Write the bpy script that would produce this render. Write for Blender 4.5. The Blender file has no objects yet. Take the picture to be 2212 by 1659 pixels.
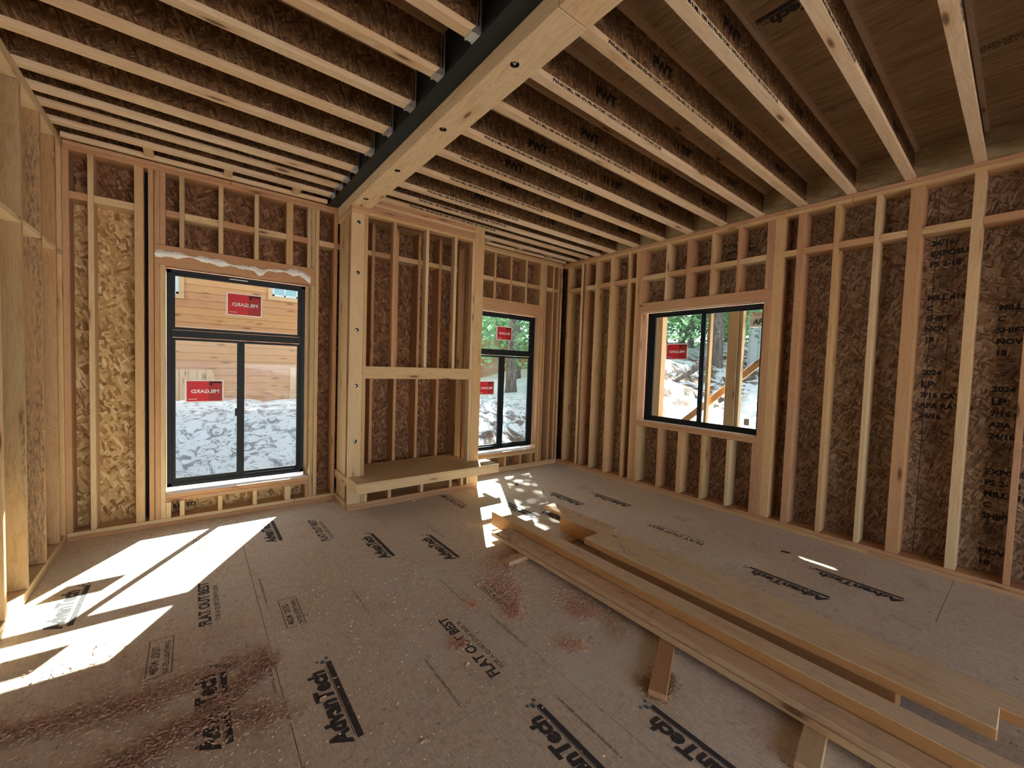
import bpy, bmesh, math, random
import numpy as np
from mathutils import Matrix, Vector, Euler
random.seed(7); RNG = np.random.default_rng(7)
SC = bpy.context.scene
COL = SC.collection
R = math.radians

# ------------------------------------------------------------------ camera, light, exposure
cam_d = bpy.data.cameras.new('camera'); cam = bpy.data.objects.new('camera', cam_d); COL.objects.link(cam)
F_PX, YAW, PITCH, ROLL = 887.096, -0.66159708, 0.0429874, 0.03352839
def rotm(axis, t):
    return np.array(Matrix.Rotation(t, 3, axis))
_B = np.array([[1, 0, 0], [0, 0, -1], [0, 1, 0.]])
_c, _s = math.cos(YAW), math.sin(YAW)
CR = rotm('Z', ROLL) @ rotm('X', PITCH) @ _B @ np.array([[_c, _s, 0], [-_s, _c, 0], [0, 0, 1]])
m = Matrix([[CR[0][i], -CR[1][i], -CR[2][i], (0, 0, 1.65)[i]] for i in range(3)] + [[0, 0, 0, 1]])
cam.matrix_world = m
cam_d.sensor_width = 36; cam_d.lens = F_PX / 2212 * 36; cam_d.clip_start = 0.05; cam_d.clip_end = 500
SC.camera = cam

SC.view_settings.view_transform = 'Standard'; SC.view_settings.look = 'None'
SC.view_settings.gamma = 1; SC.view_settings.use_curve_mapping = False
SC.view_settings.exposure = 2.25
SC.cycles.use_denoising = True
SC.cycles.max_bounces = 10; SC.cycles.diffuse_bounces = 7; SC.cycles.transparent_max_bounces = 16
SC.cycles.sample_clamp_indirect = 6

world = bpy.data.worlds.new('world'); SC.world = world; world.use_nodes = True
wn = world.node_tree.nodes; wl = world.node_tree.links
wn.clear()
wo = wn.new('ShaderNodeOutputWorld'); wb = wn.new('ShaderNodeBackground'); ws = wn.new('ShaderNodeTexSky')
ws.sky_type = 'NISHITA'; ws.sun_disc = False; ws.sun_elevation = R(43); ws.sun_rotation = R(30.2)
ws.altitude = 1800; ws.air_density = 1.0; ws.dust_density = 2.0
wb.inputs[1].default_value = 0.5
wm = wn.new('ShaderNodeMix'); wm.data_type = 'RGBA'; wm.inputs[0].default_value = .65; wm.inputs[7].default_value = (1.68, 1.5, 1.24, 1)
wl.new(ws.outputs[0], wm.inputs[6]); wl.new(wm.outputs[2], wb.inputs[0]); wl.new(wb.outputs[0], wo.inputs[0])
SUNV = Vector((.539, .926, 1.0)).normalized()
sd = bpy.data.lights.new('sun', 'SUN'); sd.energy = 20.0; sd.angle = R(.53); sd.color = (1.0, .96, .90)
sun = bpy.data.objects.new('sun', sd); COL.objects.link(sun)
sun.rotation_euler = SUNV.to_track_quat('Z', 'Y').to_euler(); sun.location = (8, 14, 16)

# ------------------------------------------------------------------ node helper
class NT:
    def __init__(s, name):
        s.m = bpy.data.materials.new(name); s.m.use_nodes = True
        s.n = s.m.node_tree.nodes; s.l = s.m.node_tree.links; s.n.clear()
        s.out = s.n.new('ShaderNodeOutputMaterial')
    def new(s, t, **k):
        nd = s.n.new(t)
        for a, b in k.items(): setattr(nd, a, b)
        return nd
    def put(s, sock, v):
        if isinstance(v, bpy.types.NodeSocket): s.l.new(v, sock)
        elif v is not None:
            if sock.type == 'RGBA' and len(v) == 3: v = (*v, 1)
            sock.default_value = v
    def math(s, op, a, b=None, c=None, clamp=False):
        nd = s.new('ShaderNodeMath', operation=op, use_clamp=clamp)
        s.put(nd.inputs[0], a); s.put(nd.inputs[1], b); s.put(nd.inputs[2], c); return nd.outputs[0]
    def vmath(s, op, a, b=None):
        nd = s.new('ShaderNodeVectorMath', operation=op)
        s.put(nd.inputs[0], a); s.put(nd.inputs[1], b); return nd.outputs[0]
    def mix(s, f, a, b, mode='MIX'):
        nd = s.new('ShaderNodeMix', data_type='RGBA', blend_type=mode)
        s.put(nd.inputs[0], f); s.put(nd.inputs[6], a); s.put(nd.inputs[7], b); return nd.outputs[2]
    def fmix(s, f, a, b):
        nd = s.new('ShaderNodeMix', data_type='FLOAT')
        s.put(nd.inputs[0], f); s.put(nd.inputs[2], a); s.put(nd.inputs[3], b); return nd.outputs[0]
    def ramp(s, f, stops, interp='LINEAR'):
        nd = s.new('ShaderNodeValToRGB'); nd.color_ramp.interpolation = interp
        e = nd.color_ramp.elements
        while len(e) < len(stops): e.new(.5)
        for i, (p, c) in enumerate(stops):
            e[i].position = p; e[i].color = (*c, 1) if len(c) == 3 else c
        s.put(nd.inputs[0], f); return nd.outputs[0]
    def step(s, f, a, b):
        nd = s.new('ShaderNodeMapRange', interpolation_type='SMOOTHSTEP')
        s.put(nd.inputs[0], f); nd.inputs[1].default_value = a; nd.inputs[2].default_value = b
        return nd.outputs[0]
    def noise(s, v, scale, detail=3, rough=.5, dist=0, dim='3D'):
        nd = s.new('ShaderNodeTexNoise', noise_dimensions=dim)
        s.put(nd.inputs['Vector'], v); nd.inputs['Scale'].default_value = scale
        nd.inputs['Detail'].default_value = detail; nd.inputs['Roughness'].default_value = rough
        nd.inputs['Distortion'].default_value = dist
        return nd.outputs[0]
    def mapping(s, v, scale=(1, 1, 1), rot=(0, 0, 0), loc=(0, 0, 0)):
        nd = s.new('ShaderNodeMapping'); s.put(nd.inputs[0], v)
        nd.inputs[1].default_value = loc; nd.inputs[2].default_value = rot; nd.inputs[3].default_value = scale
        return nd.outputs[0]
    def objco(s, rnd=True):
        tc = s.new('ShaderNodeTexCoord').outputs['Object']
        if not rnd: return tc, None
        r = s.new('ShaderNodeObjectInfo').outputs['Random']
        off = s.new('ShaderNodeCombineXYZ')
        for i, k in enumerate((37., 11.3, 23.7)): s.put(off.inputs[i], s.math('MULTIPLY', r, k))
        return s.vmath('ADD', tc, off.outputs[0]), r
    def bsdf(s, col, rough=.8, bump=None, bd=.002, bs=.4, metal=0, spec=.3):
        b = s.new('ShaderNodeBsdfPrincipled')
        s.put(b.inputs['Base Color'], col); s.put(b.inputs['Roughness'], rough)
        b.inputs['Metallic'].default_value = metal; b.inputs['Specular IOR Level'].default_value = spec
        if bump is not None:
            bp = s.new('ShaderNodeBump'); bp.inputs['Strength'].default_value = bs; bp.inputs['Distance'].default_value = bd
            s.put(bp.inputs['Height'], bump); s.l.new(bp.outputs[0], b.inputs['Normal'])
        s.l.new(b.outputs[0], s.out.inputs[0]); return s.m

def flat(name, col, rough=.6, metal=0, spec=.3):
    return NT(name).bsdf(col, rough, metal=metal, spec=spec)

def lumber(name, tones, grain=.45, mold=0., knots=1.0, dirt=0.):
    t = NT(name); v, r = t.objco()
    st = [(i / max(1, len(tones) - 1) if len(tones) > 1 else 0, c) for i, c in enumerate(tones)]
    r2 = t.math('FRACT', t.math('MULTIPLY', r, 17.37))
    base = t.ramp(r2, st, 'CONSTANT' if len(tones) > 3 else 'LINEAR') if len(tones) > 1 else None
    if base is None:
        base = t.ramp(r2, [(0, tones[0]), (1, tones[0])])
    g1 = t.noise(t.mapping(v, (1.3, 22, 22)), 3.2, 4, .55, .8)
    g2 = t.noise(t.mapping(v, (.5, 4, 4)), 2.4, 3, .5, 1.6)
    rings = t.math('PINGPONG', t.math('MULTIPLY', g2, 9.0), .5)
    g = t.math('ADD', t.math('MULTIPLY', g1, .6), t.math('MULTIPLY', rings, .75))
    dark = t.mix(1.0, base, (.60, .46, .34), 'MULTIPLY')
    f = t.math('MULTIPLY', t.step(g, .35, .95), grain)
    col = t.mix(f, base, dark)
    big = t.noise(v, 1.1, 2)
    col = t.mix(t.math('MULTIPLY', t.step(big, .45, .8), .35), col, t.mix(1.0, col, (1.0, .78, .6), 'MULTIPLY'))
    if knots:
        vo = t.new('ShaderNodeTexVoronoi', feature='F1'); t.put(vo.inputs['Vector'], t.mapping(v, (1.7, 7.5, 7.5)))
        vo.inputs['Scale'].default_value = 1
        k = t.math('SUBTRACT', 1.0, t.step(vo.outputs['Distance'], .05, .14 * knots))
        k2 = t.math('SUBTRACT', 1.0, t.step(vo.outputs['Distance'], .09, .34))
        col = t.mix(t.math('MULTIPLY', k2, .35), col, t.mix(1., col, (.75, .5, .32), 'MULTIPLY'))
        col = t.mix(t.math('MULTIPLY', k, .85), col, (.10, .045, .02))
    if mold:
        mk = t.noise(t.mapping(v, (3, 16, 16)), 5, 6, .75)
        area = t.step(t.noise(t.mapping(v, (.6, 7, 7)), 1.4, 2), .48, .66)
        mm = t.math('MULTIPLY', t.math('MULTIPLY', t.step(mk, .44, .58), area), mold)
        col = t.mix(mm, col, (.035, .03, .022))
    if dirt:
        dn = t.noise(v, 7, 6, .7)
        col = t.mix(t.math('MULTIPLY', t.step(dn, .5, .72), dirt), col, (.13, .10, .085))
    return t.bsdf(col, .72, g, .0008, .35)

DF = [(.54, .345, .165), (.60, .385, .185), (.50, .285, .14), (.56, .38, .19), (.48, .26, .13), (.58, .41, .22)]
YL = [(.60, .43, .24), (.64, .46, .26), (.56, .39, .21)]
M = {}
M['stud'] = lumber('stud_wood', DF)
M['red'] = lumber('red_fir', [(.46, .25, .13), (.50, .29, .155)], .5)
M['pale'] = lumber('pale_fir', YL, .4)
M['mold'] = lumber('mold_stained_fir', [(.50, .37, .2), (.48, .33, .17)], .5, mold=.9)
M['side'] = lumber('weathered_stud', [(.42, .30, .15), (.46, .27, .13), (.38, .28, .15)], .6, mold=.6)
M['flange'] = lumber('joist_flange', [(.74, .55, .34), (.78, .58, .37), (.72, .51, .30), (.76, .60, .38)], .45, mold=.12)
M['nailer'] = lumber('beam_nailer', [(.80, .59, .35)], .6, knots=.8)
M['timber'] = lumber('sawn_timber', [(.62, .43, .26), (.65, .45, .27)], .6, dirt=.35, knots=.5)
M['slab'] = lumber('wide_plank', [(.70, .53, .33)], .5, dirt=.2, knots=.4)
M['edge'] = lumber('plank_edge', [(.55, .30, .12)], .5, knots=0)
M['trim'] = lumber('house_trim', [(.60, .38, .2)], .4)
M['post_out'] = lumber('porch_post', [(.70, .42, .22), (.74, .46, .24)], .4)
M['siding'] = lumber('cedar_siding', [(.56, .27, .11), (.60, .30, .13), (.52, .245, .11), (.62, .33, .15)], .6, knots=1.5)

def osb(name, uv, ramp, L=.085, W=.017, rough=.75, var=.5, bump=.0018):
    t = NT(name); v, r = t.objco()
    sp = t.new('ShaderNodeSeparateXYZ'); t.put(sp.inputs[0], v)
    cb = t.new('ShaderNodeCombineXYZ'); t.put(cb.inputs[0], sp.outputs['XYZ'.index(uv[0])]); t.put(cb.inputs[1], sp.outputs['XYZ'.index(uv[1])])
    base = cb.outputs[0]
    wob = t.new('ShaderNodeTexNoise', noise_dimensions='2D'); t.put(wob.inputs['Vector'], base); wob.inputs['Scale'].default_value = 9
    base = t.vmath('ADD', base, t.vmath('MULTIPLY', t.vmath('SUBTRACT', wob.outputs['Color'], (.5, .5, .5)), (.03, .03, 0)))
    val = None
    for k, (ang, sc) in enumerate(((8, 1.), (97, .95), (-52, 1.05), (48, .9), (150, .8), (72, .75))):
        vo = t.new('ShaderNodeTexVoronoi', voronoi_dimensions='2D', feature='F1')
        rot = t.mapping(base, rot=(0, 0, R(ang)), loc=(k * 3.3, k * 7.1, 0))
        t.put(vo.inputs['Vector'], t.mapping(rot, (1 / (L * sc), 1 / (W * sc), 1)))
        vo.inputs['Scale'].default_value = 1
        s2 = t.new('ShaderNodeSeparateColor'); t.put(s2.inputs[0], vo.outputs['Color'])
        if val is None: val = s2.outputs[0]
        else: val = t.fmix(t.math('GREATER_THAN', s2.outputs[1], .58), val, s2.outputs[0])
    fine = t.noise(base, 60, 4, .7)
    vv = t.math('ADD', t.math('MULTIPLY', val, .8), t.math('MULTIPLY', fine, .28))
    col = t.ramp(vv, ramp)
    lo = t.noise(v, 1.6, 3)
    col = t.mix(t.math('MULTIPLY', t.step(lo, .4, .7), var), col, t.mix(1., col, (.72, .6, .5), 'MULTIPLY'))
    return t.bsdf(col, rough, vv, bump, .5)
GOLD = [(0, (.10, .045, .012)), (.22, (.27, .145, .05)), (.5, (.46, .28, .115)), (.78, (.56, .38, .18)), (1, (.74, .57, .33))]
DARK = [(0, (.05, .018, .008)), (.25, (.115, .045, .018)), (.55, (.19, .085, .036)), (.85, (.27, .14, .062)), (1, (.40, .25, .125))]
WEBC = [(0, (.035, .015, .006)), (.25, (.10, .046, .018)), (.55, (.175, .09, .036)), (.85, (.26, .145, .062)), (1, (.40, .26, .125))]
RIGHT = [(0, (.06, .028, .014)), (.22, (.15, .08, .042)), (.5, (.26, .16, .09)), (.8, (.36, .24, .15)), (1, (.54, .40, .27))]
M['osb_xz'] = osb('osb_back', 'XZ', GOLD, .085, .026)
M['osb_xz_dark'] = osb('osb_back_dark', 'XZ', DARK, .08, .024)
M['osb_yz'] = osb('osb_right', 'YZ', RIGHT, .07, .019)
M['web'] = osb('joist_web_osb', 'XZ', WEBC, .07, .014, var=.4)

def floor_mat():
    t = NT('subfloor_panel'); v, r = t.objco()
    a = t.noise(t.mapping(v, (90, 22, 1)), 1.0, 4, .7, .5)
    b = t.noise(t.mapping(v, (20, 60, 1)), 1.3, 3, .7, .5)
    f = t.math('ADD', t.math('MULTIPLY', a, .6), t.math('MULTIPLY', b, .4))
    w = t.new('ShaderNodeTexCoord').outputs['Object']
    wv = t.new('ShaderNodeNewGeometry').outputs['Position']
    col = t.ramp(f, [(.30, (.30, .235, .165)), (.43, (.58, .48, .365)), (.57, (.72, .61, .475)), (.72, (.86, .77, .63))])
    dust = t.noise(wv, 1.1, 5, .62)
    col = t.mix(t.math('MULTIPLY', t.step(dust, .45, .68), .55), col, (.70, .66, .58))
    st = t.noise(wv, 2.7, 6, .65)
    col = t.mix(t.math('MULTIPLY', t.step(st, .55, .75), .45), col, (.30, .22, .16))
    sp = t.noise(wv, 55, 2, .5)
    col = t.mix(t.math('MULTIPLY', t.step(sp, .68, .74), .6), col, (.14, .10, .075))
    return t.bsdf(col, .50, f, .001, .3, spec=.45)
M['floor'] = floor_mat()
def ceil_mat():
    t = NT('ceiling_plywood'); v, r = t.objco()
    a = t.noise(t.mapping(v, (14, 1.4, 1)), 2.2, 5, .6, 1.0)
    b = t.noise(v, 1.2, 3)
    col = t.ramp(a, [(.3, (.34, .22, .11)), (.5, (.50, .35, .19)), (.7, (.64, .48, .29))])
    col = t.mix(t.math('MULTIPLY', t.step(b, .4, .7), .5), col, (.36, .235, .12))
    return t.bsdf(col, .8, a, .0006, .3)
M['ceil'] = ceil_mat()
def rim_mat():
    t = NT('rim_plywood'); v, r = t.objco()
    a = t.noise(t.mapping(v, (2, 3, 22)), 2.6, 5, .6, 1.2)
    col = t.ramp(a, [(.3, (.40, .27, .13)), (.5, (.58, .43, .22)), (.72, (.78, .64, .40))])
    return t.bsdf(col, .7, a, .0006, .3)
M['rim'] = rim_mat()
M['ink'] = flat('black_ink', (.06, .056, .056), .75)
M['ink2'] = flat('faded_ink', (.07, .055, .045), .8)
M['inkb'] = flat('web_ink', (.012, .009, .007), .8)
M['inkw'] = flat('stamp_ink', (.018, .016, .018), .8)
M['black'] = flat('black_window_frame', (.006, .008, .010), .5, spec=.25)
M['steel'] = flat('black_painted_steel', (.018, .024, .024), .55)
M['galv'] = flat('galvanised_steel', (.62, .63, .62), .38, metal=.9)
M['bolt'] = flat('zinc_bolt', (.5, .49, .47), .35, metal=.9)
M['bore'] = flat('bored_hole_dark', (.03, .018, .01), .9)
M['gap'] = flat('gap_shade_and_wrap', (.012, .013, .018), .9)  # flat black for painted gap shade and the outer covering sheets
M['red_st'] = flat('sticker_red', (.62, .02, .03), .5)
M['dred_st'] = flat('sticker_dark_red', (.40, .02, .02), .5)
M['white'] = flat('sticker_white', (.85, .85, .85), .5)
M['plastic_k'] = flat('black_plastic', (.015, .013, .012), .4)
M['bluepaint'] = flat('blue_mark', (.10, .17, .21), .8)

def glass():
    t = NT('window_glass')
    tr = t.new('ShaderNodeBsdfTransparent'); tr.inputs[0].default_value = (.58, .615, .61, 1)
    gl = t.new('ShaderNodeBsdfGlossy'); gl.inputs['Roughness'].default_value = .02
    lw = t.new('ShaderNodeLayerWeight'); lw.inputs[0].default_value = .5
    fr = t.math('MULTIPLY_ADD', t.math('POWER', lw.outputs['Facing'], 4.0), .35, .015)
    mx = t.new('ShaderNodeMixShader'); t.l.new(fr, mx.inputs[0]); t.l.new(tr.outputs[0], mx.inputs[1]); t.l.new(gl.outputs[0], mx.inputs[2])
    t.l.new(mx.outputs[0], t.out.inputs[0]); return t.m
M['glass'] = glass()
def plastic():
    t = NT('crumpled_plastic'); v, _ = t.objco()
    b = t.bsdf((.78, .76, .70), .35, t.noise(v, 30, 4, .6), .01, .6)
    return b
M['plastic'] = plastic()
def snow():
    t = NT('snow'); g = t.new('ShaderNodeNewGeometry').outputs['Position']
    a = t.noise(g, 5.5, 8, .74, 1.2); b = t.noise(g, .45, 3)
    sx = t.new('ShaderNodeSeparateXYZ'); t.put(sx.inputs[0], g)
    amt = t.fmix(t.step(sx.outputs[0], 6.5, 9.0), .74, .22)
    col = t.mix(t.math('MULTIPLY', t.step(a, .50, .57), amt), (.92, .94, .95), (.16, .15, .15))
    sep = t.new('ShaderNodeSeparateXYZ'); t.put(sep.inputs[0], g)
    # bare earth thrown up close to the east side of the house
    x, y = sep.outputs[0], sep.outputs[1]
    d1 = t.math('MULTIPLY', t.step(t.noise(g, 1.9, 6, .65, .5), .46, .53), 1.0)
    m1 = t.math('MULTIPLY', t.step(x, 3.8, 5.2), t.math('SUBTRACT', 1.0, t.step(y, 7.7, 9.2)))
    m1 = t.math('MULTIPLY', m1, t.step(y, 4.8, 5.4))
    m2 = t.math('MULTIPLY', t.math('SUBTRACT', 1., t.step(x, 9.2, 10.8)), t.math('SUBTRACT', 1.0, t.step(y, 4.0, 5.2)))
    mm = t.math('MULTIPLY', t.math('MAXIMUM', m1, m2), d1)
    earth = t.ramp(t.noise(g, 14, 5, .7), [(.3, (.07, .045, .03)), (.55, (.20, .13, .09)), (.8, (.42, .33, .27))])
    col = t.mix(mm, col, earth)
    return t.bsdf(col, .6, a, .05, .7)
M['snow'] = snow()
def bark():
    t = NT('bark'); v, _ = t.objco()
    a = t.noise(t.mapping(v, (9, 9, 1.6)), 2.2, 6, .7)
    return t.bsdf(t.ramp(a, [(.35, (.06, .045, .04)), (.55, (.20, .16, .14)), (.75, (.36, .31, .28))]), .9, a, .02, .8)
M['bark'] = bark()
def leaf():
    t = NT('pine_needles'); v, r = t.objco()
    a = t.noise(v, 3, 4, .7)
    col = t.ramp(a, [(.3, (.08, .20, .10)), (.5, (.22, .40, .20)), (.72, (.50, .66, .40))])
    d = t.new('ShaderNodeBsdfDiffuse'); t.put(d.inputs[0], col)
    tl = t.new('ShaderNodeBsdfTranslucent'); t.put(tl.inputs[0], col)
    mx = t.new('ShaderNodeMixShader'); mx.inputs[0].default_value = .4
    t.l.new(d.outputs[0], mx.inputs[1]); t.l.new(tl.outputs[0], mx.inputs[2]); t.l.new(mx.outputs[0], t.out.inputs[0]); return t.m
M['leaf'] = leaf()
M['shed'] = flat('shed_metal', (.52, .54, .55), .5)
M['shed_roof'] = flat('shed_roof_red', (.50, .14, .08), .6)
M['pane_out'] = flat('far_window_pane', (.25, .40, .42), .15, spec=.8)
M['frame_out'] = flat('far_window_frame', (.62, .66, .62), .6)
M['chip'] = lumber('wood_chip', [(.74, .56, .40), (.66, .44, .30)], .2, knots=0)
M['shav'] = lumber('wood_shaving', [(.52, .30, .19), (.60, .38, .25)], .2, knots=0)

# ------------------------------------------------------------------ geometry helpers
def link(name, mesh, parent=None, mat=None):
    o = bpy.data.objects.new(name, mesh); COL.objects.link(o)
    if mat is not None and mesh is not None and not mesh.materials: mesh.materials.append(mat)
    if parent is not None: o.parent = parent
    return o
def empty(name, loc=(0, 0, 0), label=None, cat=None, group=None, kind=None):
    o = bpy.data.objects.new(name, None); COL.objects.link(o); o.location = loc
    o.empty_display_size = .1
    tag(o, label, cat, group, kind); return o
def tag(o, label=None, cat=None, group=None, kind=None):
    if label: o['label'] = label
    if cat: o['category'] = cat
    if group: o['group'] = group
    if kind: o['kind'] = kind
    return o
def place(o, loc, rot=(0, 0, 0)):
    """put in world space, under a parent that is only translated"""
    p = o.parent.location if o.parent else Vector((0, 0, 0))
    o.location = Vector(loc) - p; o.rotation_euler = rot
    return o
_cache = {}
def cham(dx, dy, dz, c=.0025, mat='stud'):
    """chamfered box mesh, centred, 24 verts"""
    key = (round(dx, 3), round(dy, 3), round(dz, 3), c, mat)
    if key in _cache: return _cache[key]
    X, Y, Z = dx / 2, dy / 2, dz / 2; c = min(c, X * .4, Y * .4, Z * .4)
    vs = []; idx = {}
    for sx in (-1, 1):
        for sy in (-1, 1):
            for sz in (-1, 1):
                for ax in range(3):
                    p = [sx * (X - c), sy * (Y - c), sz * (Z - c)]
                    p[ax] = (sx * X, sy * Y, sz * Z)[ax]
                    idx[sx, sy, sz, ax] = len(vs); vs.append(p)
    fs = []
    for ax in range(3):
        a, b = [i for i in range(3) if i != ax]
        for s in (-1, 1):
            q = []
            for sa, sb in ((-1, -1), (1, -1), (1, 1), (-1, 1)):
                k = [0, 0, 0]; k[ax] = s; k[a] = sa; k[b] = sb; q.append(idx[(*k, ax)])
            fs.append(q)
    for ax in range(3):
        a, b = [i for i in range(3) if i != ax]
        for sa in (-1, 1):
            for sb in (-1, 1):
                k1 = [0, 0, 0]; k1[a] = sa; k1[b] = sb; k2 = list(k1); k1[ax] = -1; k2[ax] = 1
                fs.append([idx[(*k1, a)], idx[(*k2, a)], idx[(*k2, b)], idx[(*k1, b)]])
    for sx in (-1, 1):
        for sy in (-1, 1):
            for sz in (-1, 1): fs.append([idx[sx, sy, sz, i] for i in range(3)])
    me = bpy.data.meshes.new('board'); me.from_pydata(vs, [], fs)
    bm = bmesh.new(); bm.from_mesh(me); bmesh.ops.recalc_face_normals(bm, faces=bm.faces); bm.to_mesh(me); bm.free()
    me.materials.append(M[mat]); _cache[key] = me; return me
ROT = {'x': (0, 0, 0), 'y': (0, 0, math.pi / 2), 'z': (0, -math.pi / 2, 0)}
def board(name, x0, x1, y0, y1, z0, z1, parent, mat='stud', c=.0025, axis=None):
    d = (x1 - x0, y1 - y0, z1 - z0)
    if axis is None: axis = 'xyz'[max(range(3), key=lambda i: d[i])]
    dims = {'x': d, 'y': (d[1], d[0], d[2]), 'z': (d[2], d[1], d[0])}[axis]
    o = link(name, cham(*dims, c=c, mat=mat), parent)
    return place(o, ((x0 + x1) / 2, (y0 + y1) / 2, (z0 + z1) / 2), ROT[axis])
def wbox(name, x0, x1, y0, y1, z0, z1, parent, mat, c=.0):
    """axis-aligned box with unrotated local frame"""
    key = ('w', round(x1 - x0, 3), round(y1 - y0, 3), round(z1 - z0, 3), mat, c)
    if key not in _cache:
        _cache[key] = cham(x1 - x0, y1 - y0, z1 - z0, max(c, .0006), mat)
    o = link(name, _cache[key], parent)
    return place(o, ((x0 + x1) / 2, (y0 + y1) / 2, (z0 + z1) / 2))
class MB:
    def __init__(s): s.v = []; s.f = []; s.mi = []
    def box(s, x0, x1, y0, y1, z0, z1, mi=0):
        b = len(s.v)
        s.v += [(x, y, z) for x in (x0, x1) for y in (y0, y1) for z in (z0, z1)]
        for q in ((0, 1, 3, 2), (4, 6, 7, 5), (0, 4, 5, 1), (2, 3, 7, 6), (0, 2, 6, 4), (1, 5, 7, 3)):
            s.f.append([b + i for i in q]); s.mi.append(mi)
    def quad(s, *p, mi=0):
        b = len(s.v); s.v += [tuple(q) for q in p]; s.f.append(list(range(b, b + len(p)))); s.mi.append(mi)
    def tube(s, p0, p1, r0, r1, n=10, mi=0, cap=True):
        p0, p1 = Vector(p0), Vector(p1); d = (p1 - p0).normalized()
        u = d.orthogonal().normalized(); w = d.cross(u); b = len(s.v)
        for p, r in ((p0, r0), (p1, r1)):
            for i in range(n):
                a = 2 * math.pi * i / n; s.v.append(tuple(p + (u * math.cos(a) + w * math.sin(a)) * r))
        for i in range(n):
            j = (i + 1) % n; s.f.append([b + i, b + j, b + n + j, b + n + i]); s.mi.append(mi)
        if cap:
            s.f.append(list(range(b + n - 1, b - 1, -1))); s.mi.append(mi); s.f.append(list(range(b + n, b + 2 * n))); s.mi.append(mi)
    def mesh(s, name, mats):
        me = bpy.data.meshes.new(name); me.from_pydata(s.v, [], s.f)
        for m_ in mats: me.materials.append(M[m_])
        me.polygons.foreach_set('material_index', s.mi); me.update(); return me
    def build(s, name, mats, parent=None): return link(name, s.mesh(name, mats), parent)

_txt = {}
def text_mesh(s, size, mat, bold=0., shear=0.):
    key = (s, size, mat, bold, shear)
    if key in _txt: return _txt[key]
    cu = bpy.data.curves.new('t', 'FONT'); cu.body = s; cu.size = size; cu.resolution_u = 2; cu.offset = bold * size; cu.shear = shear
    cu.fill_mode = 'FRONT'
    ob = bpy.data.objects.new('t', cu); COL.objects.link(ob)
    dg = bpy.context.evaluated_depsgraph_get(); me = bpy.data.meshes.new_from_object(ob.evaluated_get(dg))
    bpy.data.objects.remove(ob); bpy.data.curves.remove(cu)
    me.materials.clear(); me.materials.append(M[mat]); _txt[key] = me; return me
def text(s, size, loc, rot, parent, mat='ink', bold=0., shear=0., name='lettering', mirror=False):
    o = link(name, text_mesh(s, size, mat, bold, shear), parent); place(o, loc, rot)
    if mirror: o.scale = (-1, 1, 1)
    return o

XL, XR, YB, ZP = -.861, 5.0, 5.092, 3.416    # inner faces of the framing, top of the plates
D = .184; DL = .14

# ------------------------------------------------------------------ floor
floor = empty('floor', kind='structure')
ycut = {-7: .35, -6: 1.575, -5: .35, -4: 1.575, -3: .35}
edges = [.35 + 1.22 * k for k in range(-5, 5)]
for k in range(len(edges) - 1):
    x0, x1 = edges[k], min(edges[k + 1], 5.20)
    off = 1.575 if (k % 2 == 1) else .35
    y = off - 2.44 * 3
    while y < 5.30:
        a, b = max(y, -4.2), min(y + 2.44, 5.30)
        if b - a > .05: wbox('floor_panel', x0 + .0015, x1 - .0015, a + .0015, b - .0015, -.019, 0, floor, 'floor')
        y += 2.44
wbox('floor_base', -5.8, 5.20, -4.2, 5.30, -.35, -.021, floor, 'bore')
def logo(x, y, s=1.0):
    """the panel maker's big stamp, reading away from the camera"""
    text('AdvanTech', .112 * s, (x, y, .0012), (0, 0, math.pi / 2), floor, 'ink', .055, .15, 'floor_stamp')
    b = MB(); b.quad((0, 0, 0), (.56 * s, 0, 0), (.56 * s, .028 * s, 0), (0, .028 * s, 0)); b.quad((.02, .032 * s, 0), (.55 * s, .032 * s, 0), (.55 * s, .035 * s, 0), (.02, .035 * s, 0))
    o = b.build('floor_stamp_bar', ['ink'], floor); place(o, (x + .05 * s, y, .0012), (0, 0, math.pi / 2))
    m_ = MB()
    for dx, dy, r in ((.52, -.03, .012), (.545, -.055, .009), (.535, -.005, .008)):
        m_.quad(*[(dx + r * 1.3 * math.cos(a), dy + .02 + r * math.sin(a), 0) for a in np.linspace(0, 2 * math.pi, 9)[:-1]])
    o = m_.build('floor_stamp_leaf', ['bluepaint'], floor); place(o, (x, y + .05, .0012), (0, 0, math.pi / 2))
for x, y in ((.55, 1.75), (1.30, .86), (1.75, .53), (1.32, 3.30), (1.765, 2.97), (.09, 2.04), (.09, -.4), (.60, 4.15), (3.73, .88), (4.19, .54), (3.2, 2.9), (4.19, 2.98), (2.98, 3.3), (3.73, 3.32), (.55, -.7), (-.62, .6), (-.62, 3.5)):
    logo(x, y)
def best(x, y):
    text('FLAT OUT BEST', .086, (x, y, .0012), (0, 0, math.pi / 2), floor, 'ink', .032, 0, 'floor_stamp')
    text('FOR A QUIET STIFF FLOOR', .041, (x + .052, y + .03, .0012), (0, 0, math.pi / 2), floor, 'ink', .004, 0, 'floor_stamp')
for x, y in ((1.305, 1.69), (.09, 3.05), (.99, 3.92), (3.9, 1.9), (2.5, 4.0)): best(x, y)
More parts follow.
